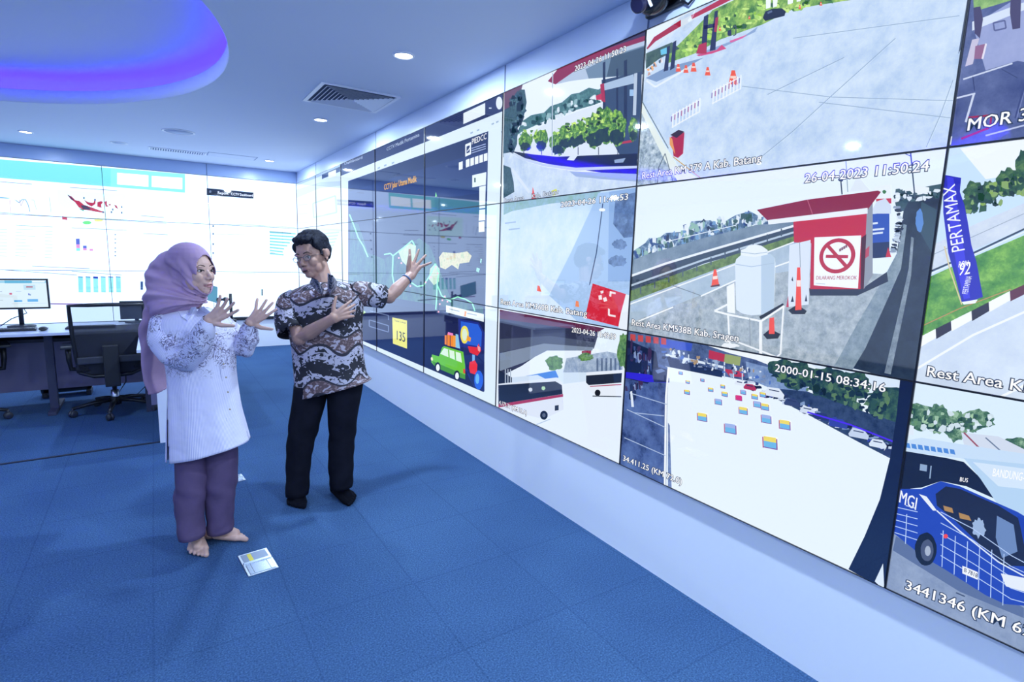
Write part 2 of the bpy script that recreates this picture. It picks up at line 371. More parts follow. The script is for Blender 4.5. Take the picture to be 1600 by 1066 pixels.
p.poly('#dde6f4', (779, 600), (870, 590), (879, 598), (881, 640), (850, 655), (778, 638)); p.poly('#1d2438', (779, 602), (868, 596), (878, 602), (879, 616), (779, 632))
p.poly('#a83458', (779, 632), (880, 616), (880, 620), (779, 637)); p.poly('#2a3040', (867, 634), (873, 633), (873, 641), (867, 642))
p.blob('#12161f', 850, 649, 6, 7, .02); p.blob('#5a6478', 850, 649, 2.6, 3.2, .02); p.blob('#d0d8e6', 829, 609, 3, 3); p.blob('#b0d8b0', 849, 607, 3, 3)
p.poly('#e6eefa', (916, 582), (973, 578), (971, 620), (930, 618), (918, 608)); p.poly('#202a3e', (916, 587), (972, 583), (971, 598), (920, 602), (916, 598)); p.line('#b04060', 1.5, (922, 604), (971, 601))
p.blob('#181c28', 934, 614, 4.5, 5, .02); p.line('#4a5260', 1.5, (926, 619), (971, 620))
p.line('#b8cbe2', 1.5, (835, 665), (860, 655)); p.text('2023-04-26 11:49:59', 893, 519, 962, 531, .027); p.text('4,175.31 (KM 35.A)', 780, 632, 823, 649, .028)
# --- wide forecourt with a red bin (column 6, top)
p = pic('R', 6, 0, 7, 1); p.base(('#b2cbea', '#c8dcf3', '#d6e7f8', 9))
p.poly(('#2f6a2c', '#79ac48', '#c3e070', 22), (1040, 90), (1110, 20), (1150, -30), (1520, -90), (1515, -28), (1310, 3), (1240, 14), (1192, 38), (1125, 62), (1085, 84), (1040, 100))
p.poly(('#24424a', '#547060', 30), (1008, 84), (1050, 66), (1062, 76), (1030, 92), (1009, 108))
p.scatter(['#3f7a30', '#8fc050', '#c8e880', '#2c5c2c', '#a8d860'], [(1070, 80), (1120, 45), (1190, 15), (1300, -10)], 150, 13, 8, 5, 7)
p.scatter(['#c8a090', '#e8e8f0', '#f0b070', '#40607a'], [(1012, 115), (1030, 96), (1040, 90)], 16, 4, 3, 4, 8)
p.poly('#e6f2ff', (1008, 40), (1150, -40), (1160, -20), (1060, 28), (1012, 76))
p.poly('#d7e4f2', (1009, 82), (1012, 76), (1062, 33), (1150, -12), (1160, -6), (1100, 22), (1058, 46), (1022, 76)); p.poly('#a61f3e', (1010, 76), (1022, 58), (1064, 31), (1064, 41), (1024, 65), (1012, 77)); p.poly('#b12443', (1080, 24), (1146, -12), (1150, -4), (1110, 16), (1081, 30))
p.poly('#7f9bc4', (1009, 122), (1040, 106), (1100, 90), (1062, 112), (1026, 128)); p.poly('#8aa6d0', (1090, 84), (1160, 58), (1184, 42), (1180, 50), (1130, 74), (1096, 88)); p.line('#e4eef8', 3, (1010, 126), (1024, 136), (1075, 106))
p.poly('#d0487c', (1088, 86), (1120, 78), (1128, 70), (1135, 76), (1112, 84), (1092, 88)); p.poly('#d864a0', (1140, 64), (1168, 54), (1160, 60), (1142, 67))
p.many('#232a56', [[(1100, 26), (1107, 22), (1104, 84), (1095, 84)], [(1117, 18), (1122, 16), (1118, 78), (1109, 80)], [(1042, 74), (1047, 71), (1044, 110), (1037, 112)], [(1052, 66), (1057, 63), (1054, 106), (1047, 110)], [(1100, 40), (1120, 36), (1120, 42), (1100, 46)], [(1137, 48), (1143, 46), (1143, 56), (1137, 56)]])
p.poly('#b02848', (1092, 70), (1104, 66), (1104, 84), (1088, 84)); p.poly('#a02a50', (1118, 28), (1123, 26), (1120, 50), (1116, 50)); p.poly('#6cc4e8', (1032, 78), (1042, 74), (1042, 84), (1033, 86)); p.line('#3a4660', 1.5, (1145, 44), (1150, 40), (1150, 54), (1146, 56))
p.poly('#182038', (1192, 28), (1196, 18), (1206, 14), (1222, 13), (1228, 18), (1226, 25), (1210, 29), (1196, 33)); p.poly('#5a6a8c', (1199, 19), (1206, 16), (1207, 19), (1200, 22))
p.many('#f0f8ff', [[(1197, -6), (1205, -7), (1204, 12), (1197, 14)], [(1208, -6), (1216, -8), (1214, 10), (1208, 12)], [(1231, -4), (1240, -6), (1239, 5), (1231, 7)], [(1245, -6), (1252, -7), (1251, 2), (1245, 3)]])
for x, y, h in ((1060, 112, 12), (1072, 114, 12), (1084, 112, 14), (1106, 118, 13), (1125, 48, 6), (1171, 30, 5), (1250, 14, 6), (1283, 9, 6), (1146, 132, 22)):
    p.poly('#ee5a34', (x-.12*h, y-h), (x+.12*h, y-h), (x+.34*h, y), (x-.34*h, y)); p.q('#f6d8c8', x-.2*h, y-.6*h, x+.2*h, y-.42*h)
for (x0, y0, x1, y1, hh) in ((1113, 151, 1156, 128, 20), (1050, 188, 1092, 164, 20)):
    p.line('#eaf0fa', 1.6, (x0, y0-hh*.35), (x1, y1-hh*.35)); p.line('#eaf0fa', 1.6, (x0, y0+hh*.55), (x1, y1+hh*.55))
    for i in range(9):
        t = i/8; x = x0+(x1-x0)*t; y = y0+(y1-y0)*t; p.line('#b06a94' if i % 2 else '#8a7ab4', 1.6, (x, y-hh*.3), (x-.6, y+hh*.12)); p.line('#f2f6fc', 1.2, (x+2, y-hh*.55), (x+1, y+hh*.6))
p.poly(('#5c7488', '#a8bccb', '#dce8f0', 30), (1003, 172), (1018, 200), (1040, 240), (1064, 283), (994, 293), (998, 200))
p.poly('#e4eee8', (1003, 156), (1012, 178), (1036, 222), (1058, 258), (1092, 279), (1060, 284), (1040, 252), (1014, 200), (1003, 176)); p.line('#c9a860', 1.6, (1052, 245), (1096, 279)); p.line('#6c8090', 1.6, (1003, 157), (1045, 232))
p.poly('#ae1c3c', (1049, 214), (1070, 207), (1068, 240), (1060, 247), (1053, 244)); p.poly('#36202e', (1048, 211), (1061, 203), (1070, 206), (1058, 216)); p.poly('#e89a50', (1047, 214), (1051, 217), (1056, 242), (1047, 226)); p.line('#506070', 1.3, (1040, 240), (1030, 262), (1028, 286)); p.line('#506070', 1.2, (1040, 240), (1052, 284))
for pts in (((1160, 135), (1300, 152), (1500, 158)), ((1192, 244), (1240, 205), (1300, 150), (1400, 60)), ((1448, 230), (1470, 180), (1490, 125)), ((1200, 148), (1320, 90)), ((1280, 160), (1380, 172), (1490, 185)), ((1240, 60), (1500, 25))): p.line('#93abc6', 1.1, *pts)
p.poly('#43516c', (1512, 0), (1520, -20), (1503, 75), (1498, 85)); p.line('#7288a4', 1.5, (1512, 20), (1484, 225))
p.text('Rest Area KM 379 A Kab. Batang', 1003, 280, 1190, 253, .029)
# --- red booth and white water tank (column 6, middle)
p = pic('R', 6, 1, 7, 2); p.base('#e6f4ff')
p.poly(('#24406a', '#57799e', '#b8cfe6', 26), (984, 412), (990, 392), (1008, 380), (1014, 372), (1030, 372), (1040, 364), (1075, 362), (1080, 346), (1110, 344), (1122, 352), (1150, 336), (1172, 330), (1186, 338), (1200, 336), (1208, 350), (1100, 385), (985, 425))
p.scatter(['#2c4c8a', '#1c2c50', '#6f9ac8', '#c8d8e8', '#8fb8b0', '#dfeaf4', '#3a5c60'], [(990, 405), (1030, 385), (1080, 365), (1130, 352), (1195, 342)], 170, 12, 5, 8, 9)
p.poly(('#8a9fb4', '#5e7690', 5), (985, 408), (1010, 398), (1100, 372), (1180, 352), (1242, 345), (1244, 356), (1100, 396), (984, 440)); p.line('#dfeaf4', 1.2, (1040, 378), (1150, 352))
p.poly('#37485c', (984, 430), (1100, 394), (1244, 352), (1244, 372), (1100, 412), (984, 458)); p.line('#e6eef6', 3.5, (984, 432), (1040, 412), (1100, 394), (1244, 352)); p.line('#b6c8da', 3, (984, 447), (1100, 406), (1244, 362))
p.poly(('#3f5f34', '#7c9a54', 40), (984, 455), (1100, 413), (1244, 368), (1246, 376), (1100, 428), (983, 473))
p.many('#44566a', [[(x, 470-(x-984)*.41-16), (x+2, 470-(x-984)*.41-16), (x+2, 470-(x-984)*.41-4), (x, 470-(x-984)*.41-4)] for x in range(1000, 1240, 22)])
p.poly(('#9fb6cc', '#b8cbde', 8), (983, 472), (1100, 428), (1246, 376), (1280, 380), (1280, 500), (981, 522)); p.line('#eef4fa', 2, (983, 476), (1100, 432), (1244, 377))
p.poly(('#8496a4', '#a3b2bf', '#bcc8d2', 30), (981, 525), (984, 500), (1060, 470), (1150, 436), (1260, 420), (1400, 430), (1350, 560), (1330, 580), (981, 525))
p.poly(('#9fb6cc', '#b8cbde', 8), (983, 505), (983, 480), (1150, 425), (1150, 440)); p.line('#f0f6fc', 2.2, (1095, 463), (1150, 438), (1260, 400)); p.line('#f0f6fc', 2, (998, 502), (1052, 480)); p.line('#6b7c8c', 1.1, (1048, 445), (1095, 462))
p.poly(('#2a4a52', '#45606a', 20), (1396, 306), (1412, 298), (1484, 285), (1480, 320), (1460, 400), (1440, 330), (1402, 330)); p.poly('#e8f2fa', (1414, 297), (1432, 290), (1452, 293), (1452, 303), (1416, 306))
p.poly(('#1a2434', '#2e3e50', 12), (1412, 330), (1425, 305), (1475, 310), (1458, 420), (1430, 600), (1326, 574), (1362, 520), (1394, 440)); p.poly(('#93a6b4', '#6f8496', 40), (1412, 350), (1417, 352), (1408, 420), (1386, 470), (1352, 545), (1332, 578), (1304, 572), (1332, 520), (1378, 440), (1402, 395))
p.poly(('#5c6c7e', '#93a4b2', 30), (1424, 370), (1428, 372), (1424, 430), (1412, 490), (1392, 585), (1382, 583), (1404, 490), (1420, 420)); p.poly('#37505e', (1440, 315), (1464, 328), (1456, 395), (1436, 360)); p.blob('#5a8ad0', 1437, 345, 6, 18, .1)
p.scatter(['#dbe6f2', '#2c3a4e', '#8a9cb4', '#1c2638', '#b8c8dc'], [(1402, 318), (1406, 350), (1396, 395)], 50, 5, 8, 4, 10)
p.scatter(['#2a4a52', '#1c343c', '#45606a', '#dce8f4'], [(1400, 305), (1440, 308), (1480, 300)], 50, 7, 8, 6, 11)

p.line('#8fa4b8', 1.5, (1322, 250), (1325, 300)); p.line('#3e5068', 2.2, (1423, 238), (1430, 310)); p.line('#3e5068', 1.4, (1414, 240), (1423, 244)); p.line('#33435a', 2, (1314, 282), (1316, 304)); p.blob('#33435a', 1314, 281, 4, 3)
p.poly('#dfeaf6', (1328, 300), (1340, 274), (1360, 298)); p.poly('#e8f2fc', (1367, 292), (1392, 288), (1393, 312), (1368, 312)); p.poly('#c42c44', (1369, 311), (1393, 310), (1393, 318), (1370, 319)); p.blob('#3a7a3c', 1382, 300, 3, 3)
p.poly('#2a50b4', (1361, 335), (1390, 332), (1390, 402), (1360, 404)); p.poly('#1c2c58', (1360, 380), (1390, 378), (1390, 402), (1360, 404)); p.poly('#cfdcf0', (1360, 334), (1370, 315), (1384, 310), (1393, 322), (1393, 334)); p.many('#d8e4fa', [[(1364, 348), (1372, 347), (1372, 350), (1364, 351)], [(1363, 358), (1382, 356), (1382, 359), (1363, 361)], [(1363, 364), (1380, 362), (1380, 365), (1363, 367)]])
p.poly('#c82840', (1384, 402), (1388, 386), (1393, 402))
p.poly('#262f44', (1264, 450), (1352, 448), (1386, 425), (1388, 440), (1340, 462), (1266, 462))
p.poly('#8f97a6', (1352, 328), (1364, 306), (1364, 430), (1350, 452)); p.poly('#b8455c', (1353, 390), (1359, 384), (1358, 400), (1352, 404))
p.poly('#c01834', (1240, 346), (1355, 328), (1352, 390), (1349, 452), (1266, 452), (1268, 380), (1241, 379)); p.poly('#4a1022', (1346, 372), (1354, 366), (1350, 452), (1345, 452))
p.poly('#8a1838', (1183, 328), (1262, 312), (1372, 298), (1377, 300), (1356, 328), (1201, 346)); p.line('#c06a84', 1, (1262, 312), (1270, 335)); p.poly('#e8f0f8', (1200, 344), (1356, 325), (1356, 334), (1201, 351))
p.poly('#f2f8ff', (1273, 371), (1346, 368), (1341, 451), (1272, 446))
cu, cv = p.uv(1308, 400); ro, ri = .058, .045
p.uvmany('#b8243c', [[(cu+r0*math.cos(a0), cv+r0*math.sin(a0)) for (r0, a0) in ((ri, 2*math.pi*i/36), (ro, 2*math.pi*i/36), (ro, 2*math.pi*(i+1)/36), (ri, 2*math.pi*(i+1)/36))] for i in range(36)])
p.uvmany('#b8243c', [[(cu-.036, cv-.007), (cu+.036, cv-.007), (cu+.036, cv+.003), (cu-.036, cv+.003)]]); p.uvmany('#7a4a58', [[(cu+.006+i*.006, cv+.014+i*.004), (cu+.012+i*.006, cv+.016+i*.004), (cu+.010+i*.006, cv+.026+i*.004), (cu+.005+i*.006, cv+.023+i*.004)] for i in range(4)])
p.uvmany('#b8243c', [[(cu-.038, cv+.030), (cu-.030, cv+.038), (cu+.038, cv-.030), (cu+.030, cv-.038)]])
p.text('DILARANG MEROKOK', 1275, 437, 1339, 437, .012, c='#a81c38', outline=None); p.line('#b8c4d0', 1, (1275, 443), (1290, 444))
p.poly('#d8e4f4', (1234, 383), (1267, 375), (1264, 476), (1231, 480)); p.line('#8898a8', 1, (1250, 378), (1251, 418)); p.many('#24304a', [[(1236, 472), (1239, 462), (1241, 472)], [(1258, 471), (1260, 460), (1262, 471)], [(1237, 438), (1239, 432), (1240, 440)]])
p.poly('#141826', (1232, 485), (1246, 476), (1261, 486), (1258, 491), (1238, 491)); p.poly('#f04830', (1246, 418), (1251, 418), (1253, 484), (1243, 485)); p.q('#f6e4e0', 1245.5, 438, 1251.5, 448); p.poly('#c03050', (1229, 480), (1232, 462), (1233, 480))
p.poly('#f05030', (1116, 421), (1119.5, 421), (1124, 445), (1112, 447)); p.q('#fae0d6', 1114.5, 432, 1121.5, 437, -1); p.poly('#5a3030', (1110, 447), (1125, 444), (1125, 447), (1112, 449))
p.poly('#eef4fa', (1136, 448), (1148, 442), (1149, 490), (1137, 488))
p.poly('#d9e7f5', (1149, 412), (1151, 405), (1158, 399), (1205, 397), (1211, 404), (1212, 412), (1210, 484), (1200, 491), (1175, 493), (1160, 490), (1151, 484)); p.poly('#b6cce2', (1190, 398), (1205, 397), (1211, 404), (1210, 484), (1200, 491), (1190, 492))
p.poly('#e6f0fa', (1158, 399), (1158, 391), (1166, 388), (1170, 384), (1180, 382), (1190, 384), (1196, 388), (1200, 391), (1200, 398), (1180, 402)); p.line('#9fb4c8', 1, (1158, 394), (1180, 397), (1200, 394)); p.line('#a9c0d6', 1.2, (1150, 413), (1175, 417), (1211, 411))
p.line('#10141e', 5, (1188, 497), (1225, 476)); p.line('#f0f5fa', 3, (1117, 486), (1140, 492), (1190, 502), (1226, 478)); p.line('#eef4fa', 3, (1117, 486), (1137, 476)); p.line('#f0f5fa', 4.5, (1189, 500), (1189, 553)); p.line('#eef4fa', 2.5, (1138, 490), (1141, 545)); p.line('#eef4fa', 2.5, (1225, 478), (1220, 553), (1214, 558), (1141, 530)); p.line('#8a98a8', 1.5, (1172, 498), (1173, 540))
p.poly('#10141e', (1193, 523), (1204, 514), (1220, 522), (1216, 529), (1199, 530)); p.poly('#f04830', (1203, 497), (1210, 496), (1211, 522), (1202, 522)); p.blob('#eef4fa', 1140, 540, 14, 3.5, .2)
p.text('26-04-2023 11:50:24', 1257, 286, 1451, 267, .029); p.text('Rest Area KM538B Kab. Sragen', 987, 508, 1154, 534, .028)
# --- white lot dotted with small signs (column 6, bottom)
p = pic('R', 6, 2, 7, 3); p.base('#e8f4ff')
p.poly(('#31426c', '#5d74a4', 20), (978, 515), (1100, 535), (1210, 558), (1215, 590), (1190, 600), (1130, 588), (1047, 574), (978, 562))
p.many('#3a56c4', [[(1031, 529), (1082, 537), (1080, 549), (1032, 543)]]); p.many('#b83450', [[(1108, 547), (1134, 554), (1132, 566), (1107, 560)], [(1130, 576), (1160, 581), (1164, 590), (1140, 588)]]); p.many('#98a86c', [[(1133, 553), (1158, 558), (1156, 572), (1131, 567)]]); p.many('#c04848', [[(985+i*12, 522+i*1.5), (993+i*12, 523+i*1.5), (993+i*12, 533+i*1.5), (985+i*12, 532+i*1.5)] for i in range(5)])
p.many('#c8d6ea', [[(1047+i*14, 548+i*3), (1049+i*14, 548+i*3), (1049+i*14, 572+i*3), (1047+i*14, 572+i*3)] for i in range(9)]); p.poly('#dbe8f6', (1040, 552), (1130, 572), (1130, 576), (1040, 556)); p.poly('#1e2c50', (1042, 558), (1130, 580), (1128, 590), (1047, 574))
p.poly('#f0f8ff', (1105, 540), (1230, 558), (1205, 572), (1180, 562), (1140, 552)); p.poly(('#5f7cae', '#8fa8d0', 20), (1165, 565), (1200, 574), (1262, 586), (1262, 618), (1215, 612), (1170, 592))
p.poly('#d8e8f8', (1262, 566), (1420, 592), (1418, 612), (1300, 590))
p.scatter(['#1e2c50', '#8fa4c8', '#dbe6f4', '#3c5080', '#7c8cac', '#a89070', '#4a70c0'], [(1035, 552), (1080, 562), (1150, 582), (1200, 592)], 80, 9, 5, 4, 13)
for a in ((1222, 576, 24, 15), (1250, 588, 28, 20), (1292, 596, 30, 24), (1332, 602, 30, 22), (1330, 640, 18, 16), (1388, 640, 34, 34), (1300, 625, 30, 18)): p.blob(('#10243a', '#2c5048', '#4a7050', 30), *a)
p.poly(('#182a4c', '#3a5076', 20), (1200, 606), (1262, 612), (1340, 640), (1400, 660), (1398, 720), (1340, 690), (1270, 652), (1210, 622))
p.scatter(['#10243a', '#2c5048', '#587c58', '#16303c'], [(1215, 580), (1260, 595), (1320, 610), (1390, 640)], 110, 18, 9, 8, 14)
p.scatter(['#dfe8f4', '#26345c', '#8098c0', '#2c3c6c', '#3040a0', '#141c3c', '#c4d2ea'], [(1165, 600), (1215, 618), (1270, 645), (1340, 672), (1394, 704)], 110, 6, 9, 5, 15)
p.poly(('#203060', '#4a6098', '#5a74ac', 7), (970, 548), (1046, 575), (1043, 620), (1041, 768), (960, 724)); p.poly('#141e3e', (978, 530), (1025, 550), (1030, 580), (1012, 600), (975, 590))
p.scatter(['#0e1630', '#3c5088', '#8094c0', '#3a2a50', '#202c54'], [(985, 545), (1015, 565), (1000, 600), (982, 620)], 60, 12, 5, 12, 16)
p.poly('#2c1cd0', (976, 581), (1012, 585), (1046, 591), (1046, 598), (1010, 597), (976, 590)); p.poly('#27335a', (1018, 578), (1030, 574), (1044, 578), (1046, 597), (1022, 597)); p.poly('#6c82b4', (1024, 579), (1034, 576), (1040, 580), (1028, 584))
p.line('#f2f8ff', 3, (1045, 574), (1041, 620), (1039, 760)); p.poly(('#5b70a0', '#7f94c0', 40), (1044, 660), (1047, 665), (1050, 770), (1044, 766))
for a in (((984, 614), (1042, 632)), ((980, 640), (1040, 668)), ((976, 684), (1040, 712)), ((990, 645), (1038, 650))): p.line('#a9bcdc', 1.3, *a)
p.poly('#dbe6f4', (985, 612), (988, 611), (991, 636), (987, 636))
for i, (x, y, r, c) in enumerate(((1156, 598, 8, '#dfe8f4'), (1172, 604, 10, '#b02c54'), (1210, 612, 16, '#dfe9f6'), (1238, 628, 13, '#32406a'), (1262, 640, 12, '#d0dcee'), (1284, 650, 12, '#22306a'), (1310, 660, 15, '#3040a0'), (1342, 676, 16, '#c4d2ea'), (1372, 692, 14, '#d8e4f4'), (1392, 706, 12, '#2c3a64'))):
    p.poly(c, (x-r, y+r*.1), (x-r*.6, y-r*.45), (x+r*.5, y-r*.3), (x+r, y+r*.35), (x+r*.9, y+r*.7), (x-r*.9, y+r*.35)); p.line('#26345c', 1.5, (x-r*.5, y-r*.2), (x+r*.5, y))
p.line('#4a28f0', 2.5, (1262, 644), (1330, 664), (1396, 690))
for i, (x, y) in enumerate(((1064, 583), (1075, 597), (1074, 613), (1098, 594), (1111, 609), (1130, 604), (1123, 628), (1133, 616), (1155, 622), (1162, 613), (1180, 620), (1162, 642), (1184, 632), (1196, 636), (1193, 617), (1198, 655), (1227, 664), (1098, 652), (1142, 670), (1204, 692))):
    s_ = max(3.2, (y-565)*.095); c1 = '#d83078' if i == 8 else ('#f0dc60' if i % 3 else '#9fb4e8')
    p.poly(c1, (x-s_*.8, y-s_*.9), (x+s_*.8, y-s_*.65), (x+s_*.85, y), (x-s_*.8, y-.3*s_)); p.poly('#d83078' if i == 8 else '#6fb8e8', (x-s_*.8, y-.3*s_), (x+s_*.85, y), (x+s_*.9, y+s_*.8), (x-s_*.75, y+s_*.5))
    p.line('#b03c74', max(.9, s_*.14), (x-s_*.9, y-s_*.8), (x-s_*.85, y+s_*.6)); p.line('#8a3a8c', max(.9, s_*.14), (x+s_*.9, y-s_*.5), (x+s_*.95, y+s_*.9)); p.line('#7c4a9c', max(.9, s_*.12), (x-s_*.85, y+s_*.5), (x+s_*.95, y+s_*.85))
p.poly('#101a3c', (1408, 588), (1432, 592), (1384, 925), (1350, 902), (1327, 889), (1352, 838), (1376, 780), (1392, 715), (1402, 650)); p.poly('#dbe9f6', (1368, 908), (1381, 880), (1383, 922))
p.text('2000-01-15 08:34:16', 1211, 580, 1384, 613, .027); p.text('34.411.25 (KM 72.0)', 974, 719, 1066, 757, .026)
# --- dark forecourt (column 7, top)
p = pic('R', 7, 0, 8.2, 1); p.base(('#39457a', '#566394', '#7280b0', 4))
p.poly(('#8f9ccc', '#a8b2dc', 5), (1520, 40), (1600, -10), (1720, -60), (1720, 120), (1590, 95), (1540, 110)); p.poly('#d6e2f4', (1519, 34), (1582, 10), (1640, -10), (1640, 0), (1519, 48)); p.poly(('#4f8a4a', '#a0c878', 25), (1520, -10), (1640, -60), (1640, -25), (1582, 0), (1522, 18))
p.many('#4a4468', [[(1521, 12), (1532, 10), (1536, 30), (1531, 60), (1523, 52)], [(1580, -20), (1596, -20), (1594, 44), (1582, 46), (1578, 20)]]); p.line('#5c6494', 2.5, (1552, 36), (1554, 48), (1572, 44), (1570, 32), (1552, 36)); p.poly('#c8c4dc', (1519, 62), (1530, 60), (1520, 100), (1508, 104))
p.poly('#94688c', (1524, 72), (1542, 68), (1536, 92), (1522, 92)); p.line('#e6e2f0', 3, (1541, 68), (1535, 92))
p.line('#ccd6ee', 2.4, (1505, 124), (1582, 99)); p.line('#ccd6ee', 2.6, (1492, 154), (1524, 146)); p.line('#ccd6ee', 3.4, (1522, 146), (1509, 191)); p.line('#bcc6e4', 2.5, (1540, 212), (1600, 196), (1660, 180)); p.line('#2c3668', 1.4, (1520, 120), (1523, 142)); p.line('#323c6c', 1.2, (1565, 108), (1590, 122))
p.line('#a8203c', 3, (1513, 184), (1549, 180), (1547, 200)); p.line('#b0203c', 3, (1502, 217), (1545, 200)); p.line('#8a2040', 2, (1512, 186), (1530, 196)); p.line('#39447a', 2, (1604, 120), (1586, 185)); p.line('#7c88b8', 1, (1607, 120), (1589, 185)); p.poly('#dfe8f6', (1483, 214), (1488, 213), (1486, 226), (1482, 227))
p.text('MOR 3', 1509, 205, 1604, 188, .031)
# --- blue feather flag on a verge (column 7, middle)
p = pic('R', 7, 1, 8.2, 2); p.base('#c9e3fb')
p.poly('#f0f8ff', (1500, 232), (1680, 200), (1680, 262), (1540, 280))
for a in ((1522, 300, 16, 17), (1545, 300, 16, 16), (1576, 285, 20, 22), (1600, 268, 14, 34), (1640, 270, 30, 40), (1515, 320, 14, 14)): p.blob(('#14302c', '#2f5a3a', '#6a9050', 40), *a)
p.scatter(['#14302c', '#2f5a3a', '#86a860', '#1c4034'], [(1515, 318), (1550, 305), (1600, 285)], 80, 16, 8, 8, 17)
p.poly(('#c4d2e6', '#dbe6f4', 10), (1455, 384), (1520, 352), (1660, 292), (1660, 330), (1520, 392), (1452, 424)); p.line('#8fa2ba', 1, (1458, 398), (1600, 334)); p.line('#2f4056', 3, (1450, 426), (1520, 396), (1660, 330)); p.line('#e8f0f8', 1.5, (1450, 430), (1660, 336))
p.poly(('#2f7a2a', '#5c9e3a', '#8cc450', 20), (1450, 434), (1520, 402), (1680, 334), (1680, 412), (1560, 470), (1438, 528), (1434, 524)); p.line('#c08a50', 1.4, (1444, 508), (1500, 482), (1580, 452))
p.poly(('#c4d4ea', '#d8e6f6', 5), (1434, 540), (1520, 492), (1680, 430), (1680, 700), (1425, 596)); p.line('#f0f6ff', 3.5, (1430, 578), (1520, 524), (1680, 452)); p.line('#f4faff', 4, (1560, 622), (1610, 598))
kp = [(1433, 529), (1462, 514), (1486, 502), (1518, 486), (1545, 472), (1578, 455), (1620, 436), (1680, 410)]
for i, ((x0, y0), (x1, y1)) in enumerate(zip(kp, kp[1:])): p.poly('#f4f8fa' if i % 2 == 0 else ('#241c2c' if i < 4 else '#5c2434'), (x0, y0), (x1, y1), (x1+1, y1+14), (x0+1, y0+16))
p.line('#d8c89a', 2, (1476, 385), (1484, 420), (1503, 476)); p.poly('#2320b8', (1474, 273), (1502, 278), (1500, 300), (1507, 320), (1512, 345), (1518, 383), (1526, 410), (1536, 464), (1520, 470), (1503, 472), (1494, 438), (1482, 396), (1474, 332)); p.poly('#3a36e0', (1480, 276), (1490, 278), (1498, 340), (1508, 400), (1516, 466), (1506, 468), (1492, 400), (1482, 330))
p.poly('#f0f6ff', (1503, 472), (1528, 468), (1524, 474), (1506, 476))
T1 = [('P', 1496, 384), ('E', 1497, 372), ('R', 1497, 360), ('T', 1498, 348), ('A', 1499, 337)]
def rot_text(p, t, x, y, hx, hy, size):   # text read upwards along the flag
    polys, wd = text_polys(t, 0); a = Vector(p.uv(x, y)); b2 = Vector(p.uv(hx, hy)); d = b2-a; nrm = Vector((-d.y, d.x)).normalized()*size
    p.uvmany('#f4f8ff', [[tuple(a + d*(q_[0]/wd) + nrm*(q_[1]/.73)) for q_ in P] for P in polys])
rot_text(p, 'PERTAMAX', 1508, 392, 1492, 287, .032); p.text('RON', 1497, 428-10, 1512, 416, .016, outline=None); p.text('92', 1497, 431, 1515, 428, .034, outline=None); rot_text(p, 'PERTAMINA', 1512, 460, 1519, 432, .014)
p.text('Rest Area KM', 1446, 587, 1622, 616, .029)
# --- blue coach (column 7, bottom)
p = pic('R', 7, 2, 8.2, 3); p.base('#dcefff')
for a in ((1436, 652, 24, 20), (1466, 655, 18, 22), (1492, 668, 18, 22), (1526, 656, 30, 16), (1592, 696, 30, 12)): p.blob(('#23483f', '#4f7a5c', '#9cc0a0', 34), *a)
p.scatter(['#23483f', '#5f8a6c', '#9cc0a0', '#35584f', '#cfe0e8'], [(1420, 656), (1470, 660), (1540, 658), (1550, 665)], 90, 14, 8, 7, 18)
p.poly('#d2dcec', (1502, 676), (1560, 682), (1600, 702), (1680, 720), (1680, 740), (1510, 712)); p.line('#9c5060', 2.5, (1506, 676), (1530, 700)); p.line('#6a7c98', 2, (1540, 684), (1565, 706)); p.poly('#dfeaf6', (1412, 664), (1428, 666), (1428, 680), (1412, 680))
p.poly(('#7d8fb0', '#9aabc8', 8), (1388, 820), (1420, 830), (1500, 870), (1620, 930), (1700, 1100), (1380, 925)); p.poly('#5d7098', (1400, 838), (1480, 880), (1600, 950), (1600, 966), (1500, 925), (1395, 860))
p.poly('#c8dff6', (1410, 690), (1440, 684), (1500, 694), (1620, 712), (1700, 730), (1700, 760), (1500, 716), (1409, 706)); p.many('#4f8ad8', [[(1414+i*10, 692+i*1.4), (1421+i*10, 693+i*1.4), (1423+i*10, 701+i*1.4), (1415+i*10, 699+i*1.4)] for i in range(8)])
p.poly('#141a30', (1408, 704), (1480, 716), (1506, 722), (1530, 745), (1560, 782), (1510, 760), (1470, 752), (1440, 762), (1403, 766)); p.many('#8fa8c8', [[(1438, 725), (1449, 727), (1448, 737), (1437, 735)], [(1454, 728), (1456, 728), (1454, 748), (1452, 748)]])
p.text('BUS', 1499, 752, 1512, 754, .012, outline=None)
p.poly('#b6d4f0', (1506, 716), (1700, 735), (1700, 830), (1588, 812), (1560, 790), (1532, 748)); p.poly('#d4e6f8', (1520, 722), (1700, 745), (1700, 775), (1560, 760)); p.text('BANDUNG-', 1550, 744, 1600, 752, .022, outline=None)
p.poly('#2244b4', (1401, 764), (1440, 764), (1470, 752), (1500, 760), (1540, 778), (1590, 800), (1640, 830), (1700, 940), (1640, 950), (1570, 944), (1540, 930), (1480, 892), (1440, 868), (1395, 832), (1396, 790))
p.poly('#1b2038', (1462, 772), (1478, 760), (1500, 764), (1560, 790), (1592, 810), (1600, 850), (1610, 885), (1570, 884), (1530, 850), (1494, 815), (1464, 790)); p.many('#b08848', [[(1474, 790), (1488, 794), (1490, 802), (1476, 798)], [(1498, 801), (1514, 806), (1518, 814), (1500, 810)]]); p.poly('#6c88b8', (1558, 806), (1584, 820), (1590, 862), (1566, 872), (1556, 840)); p.blob('#9cb4d8', 1530, 825, 10, 14, .25)
p.poly('#e6eef8', (1436, 772), (1448, 776), (1464, 798), (1458, 798)); p.poly('#1c3cac', (1590, 806), (1640, 830), (1700, 900), (1620, 890), (1604, 860))
gr = []
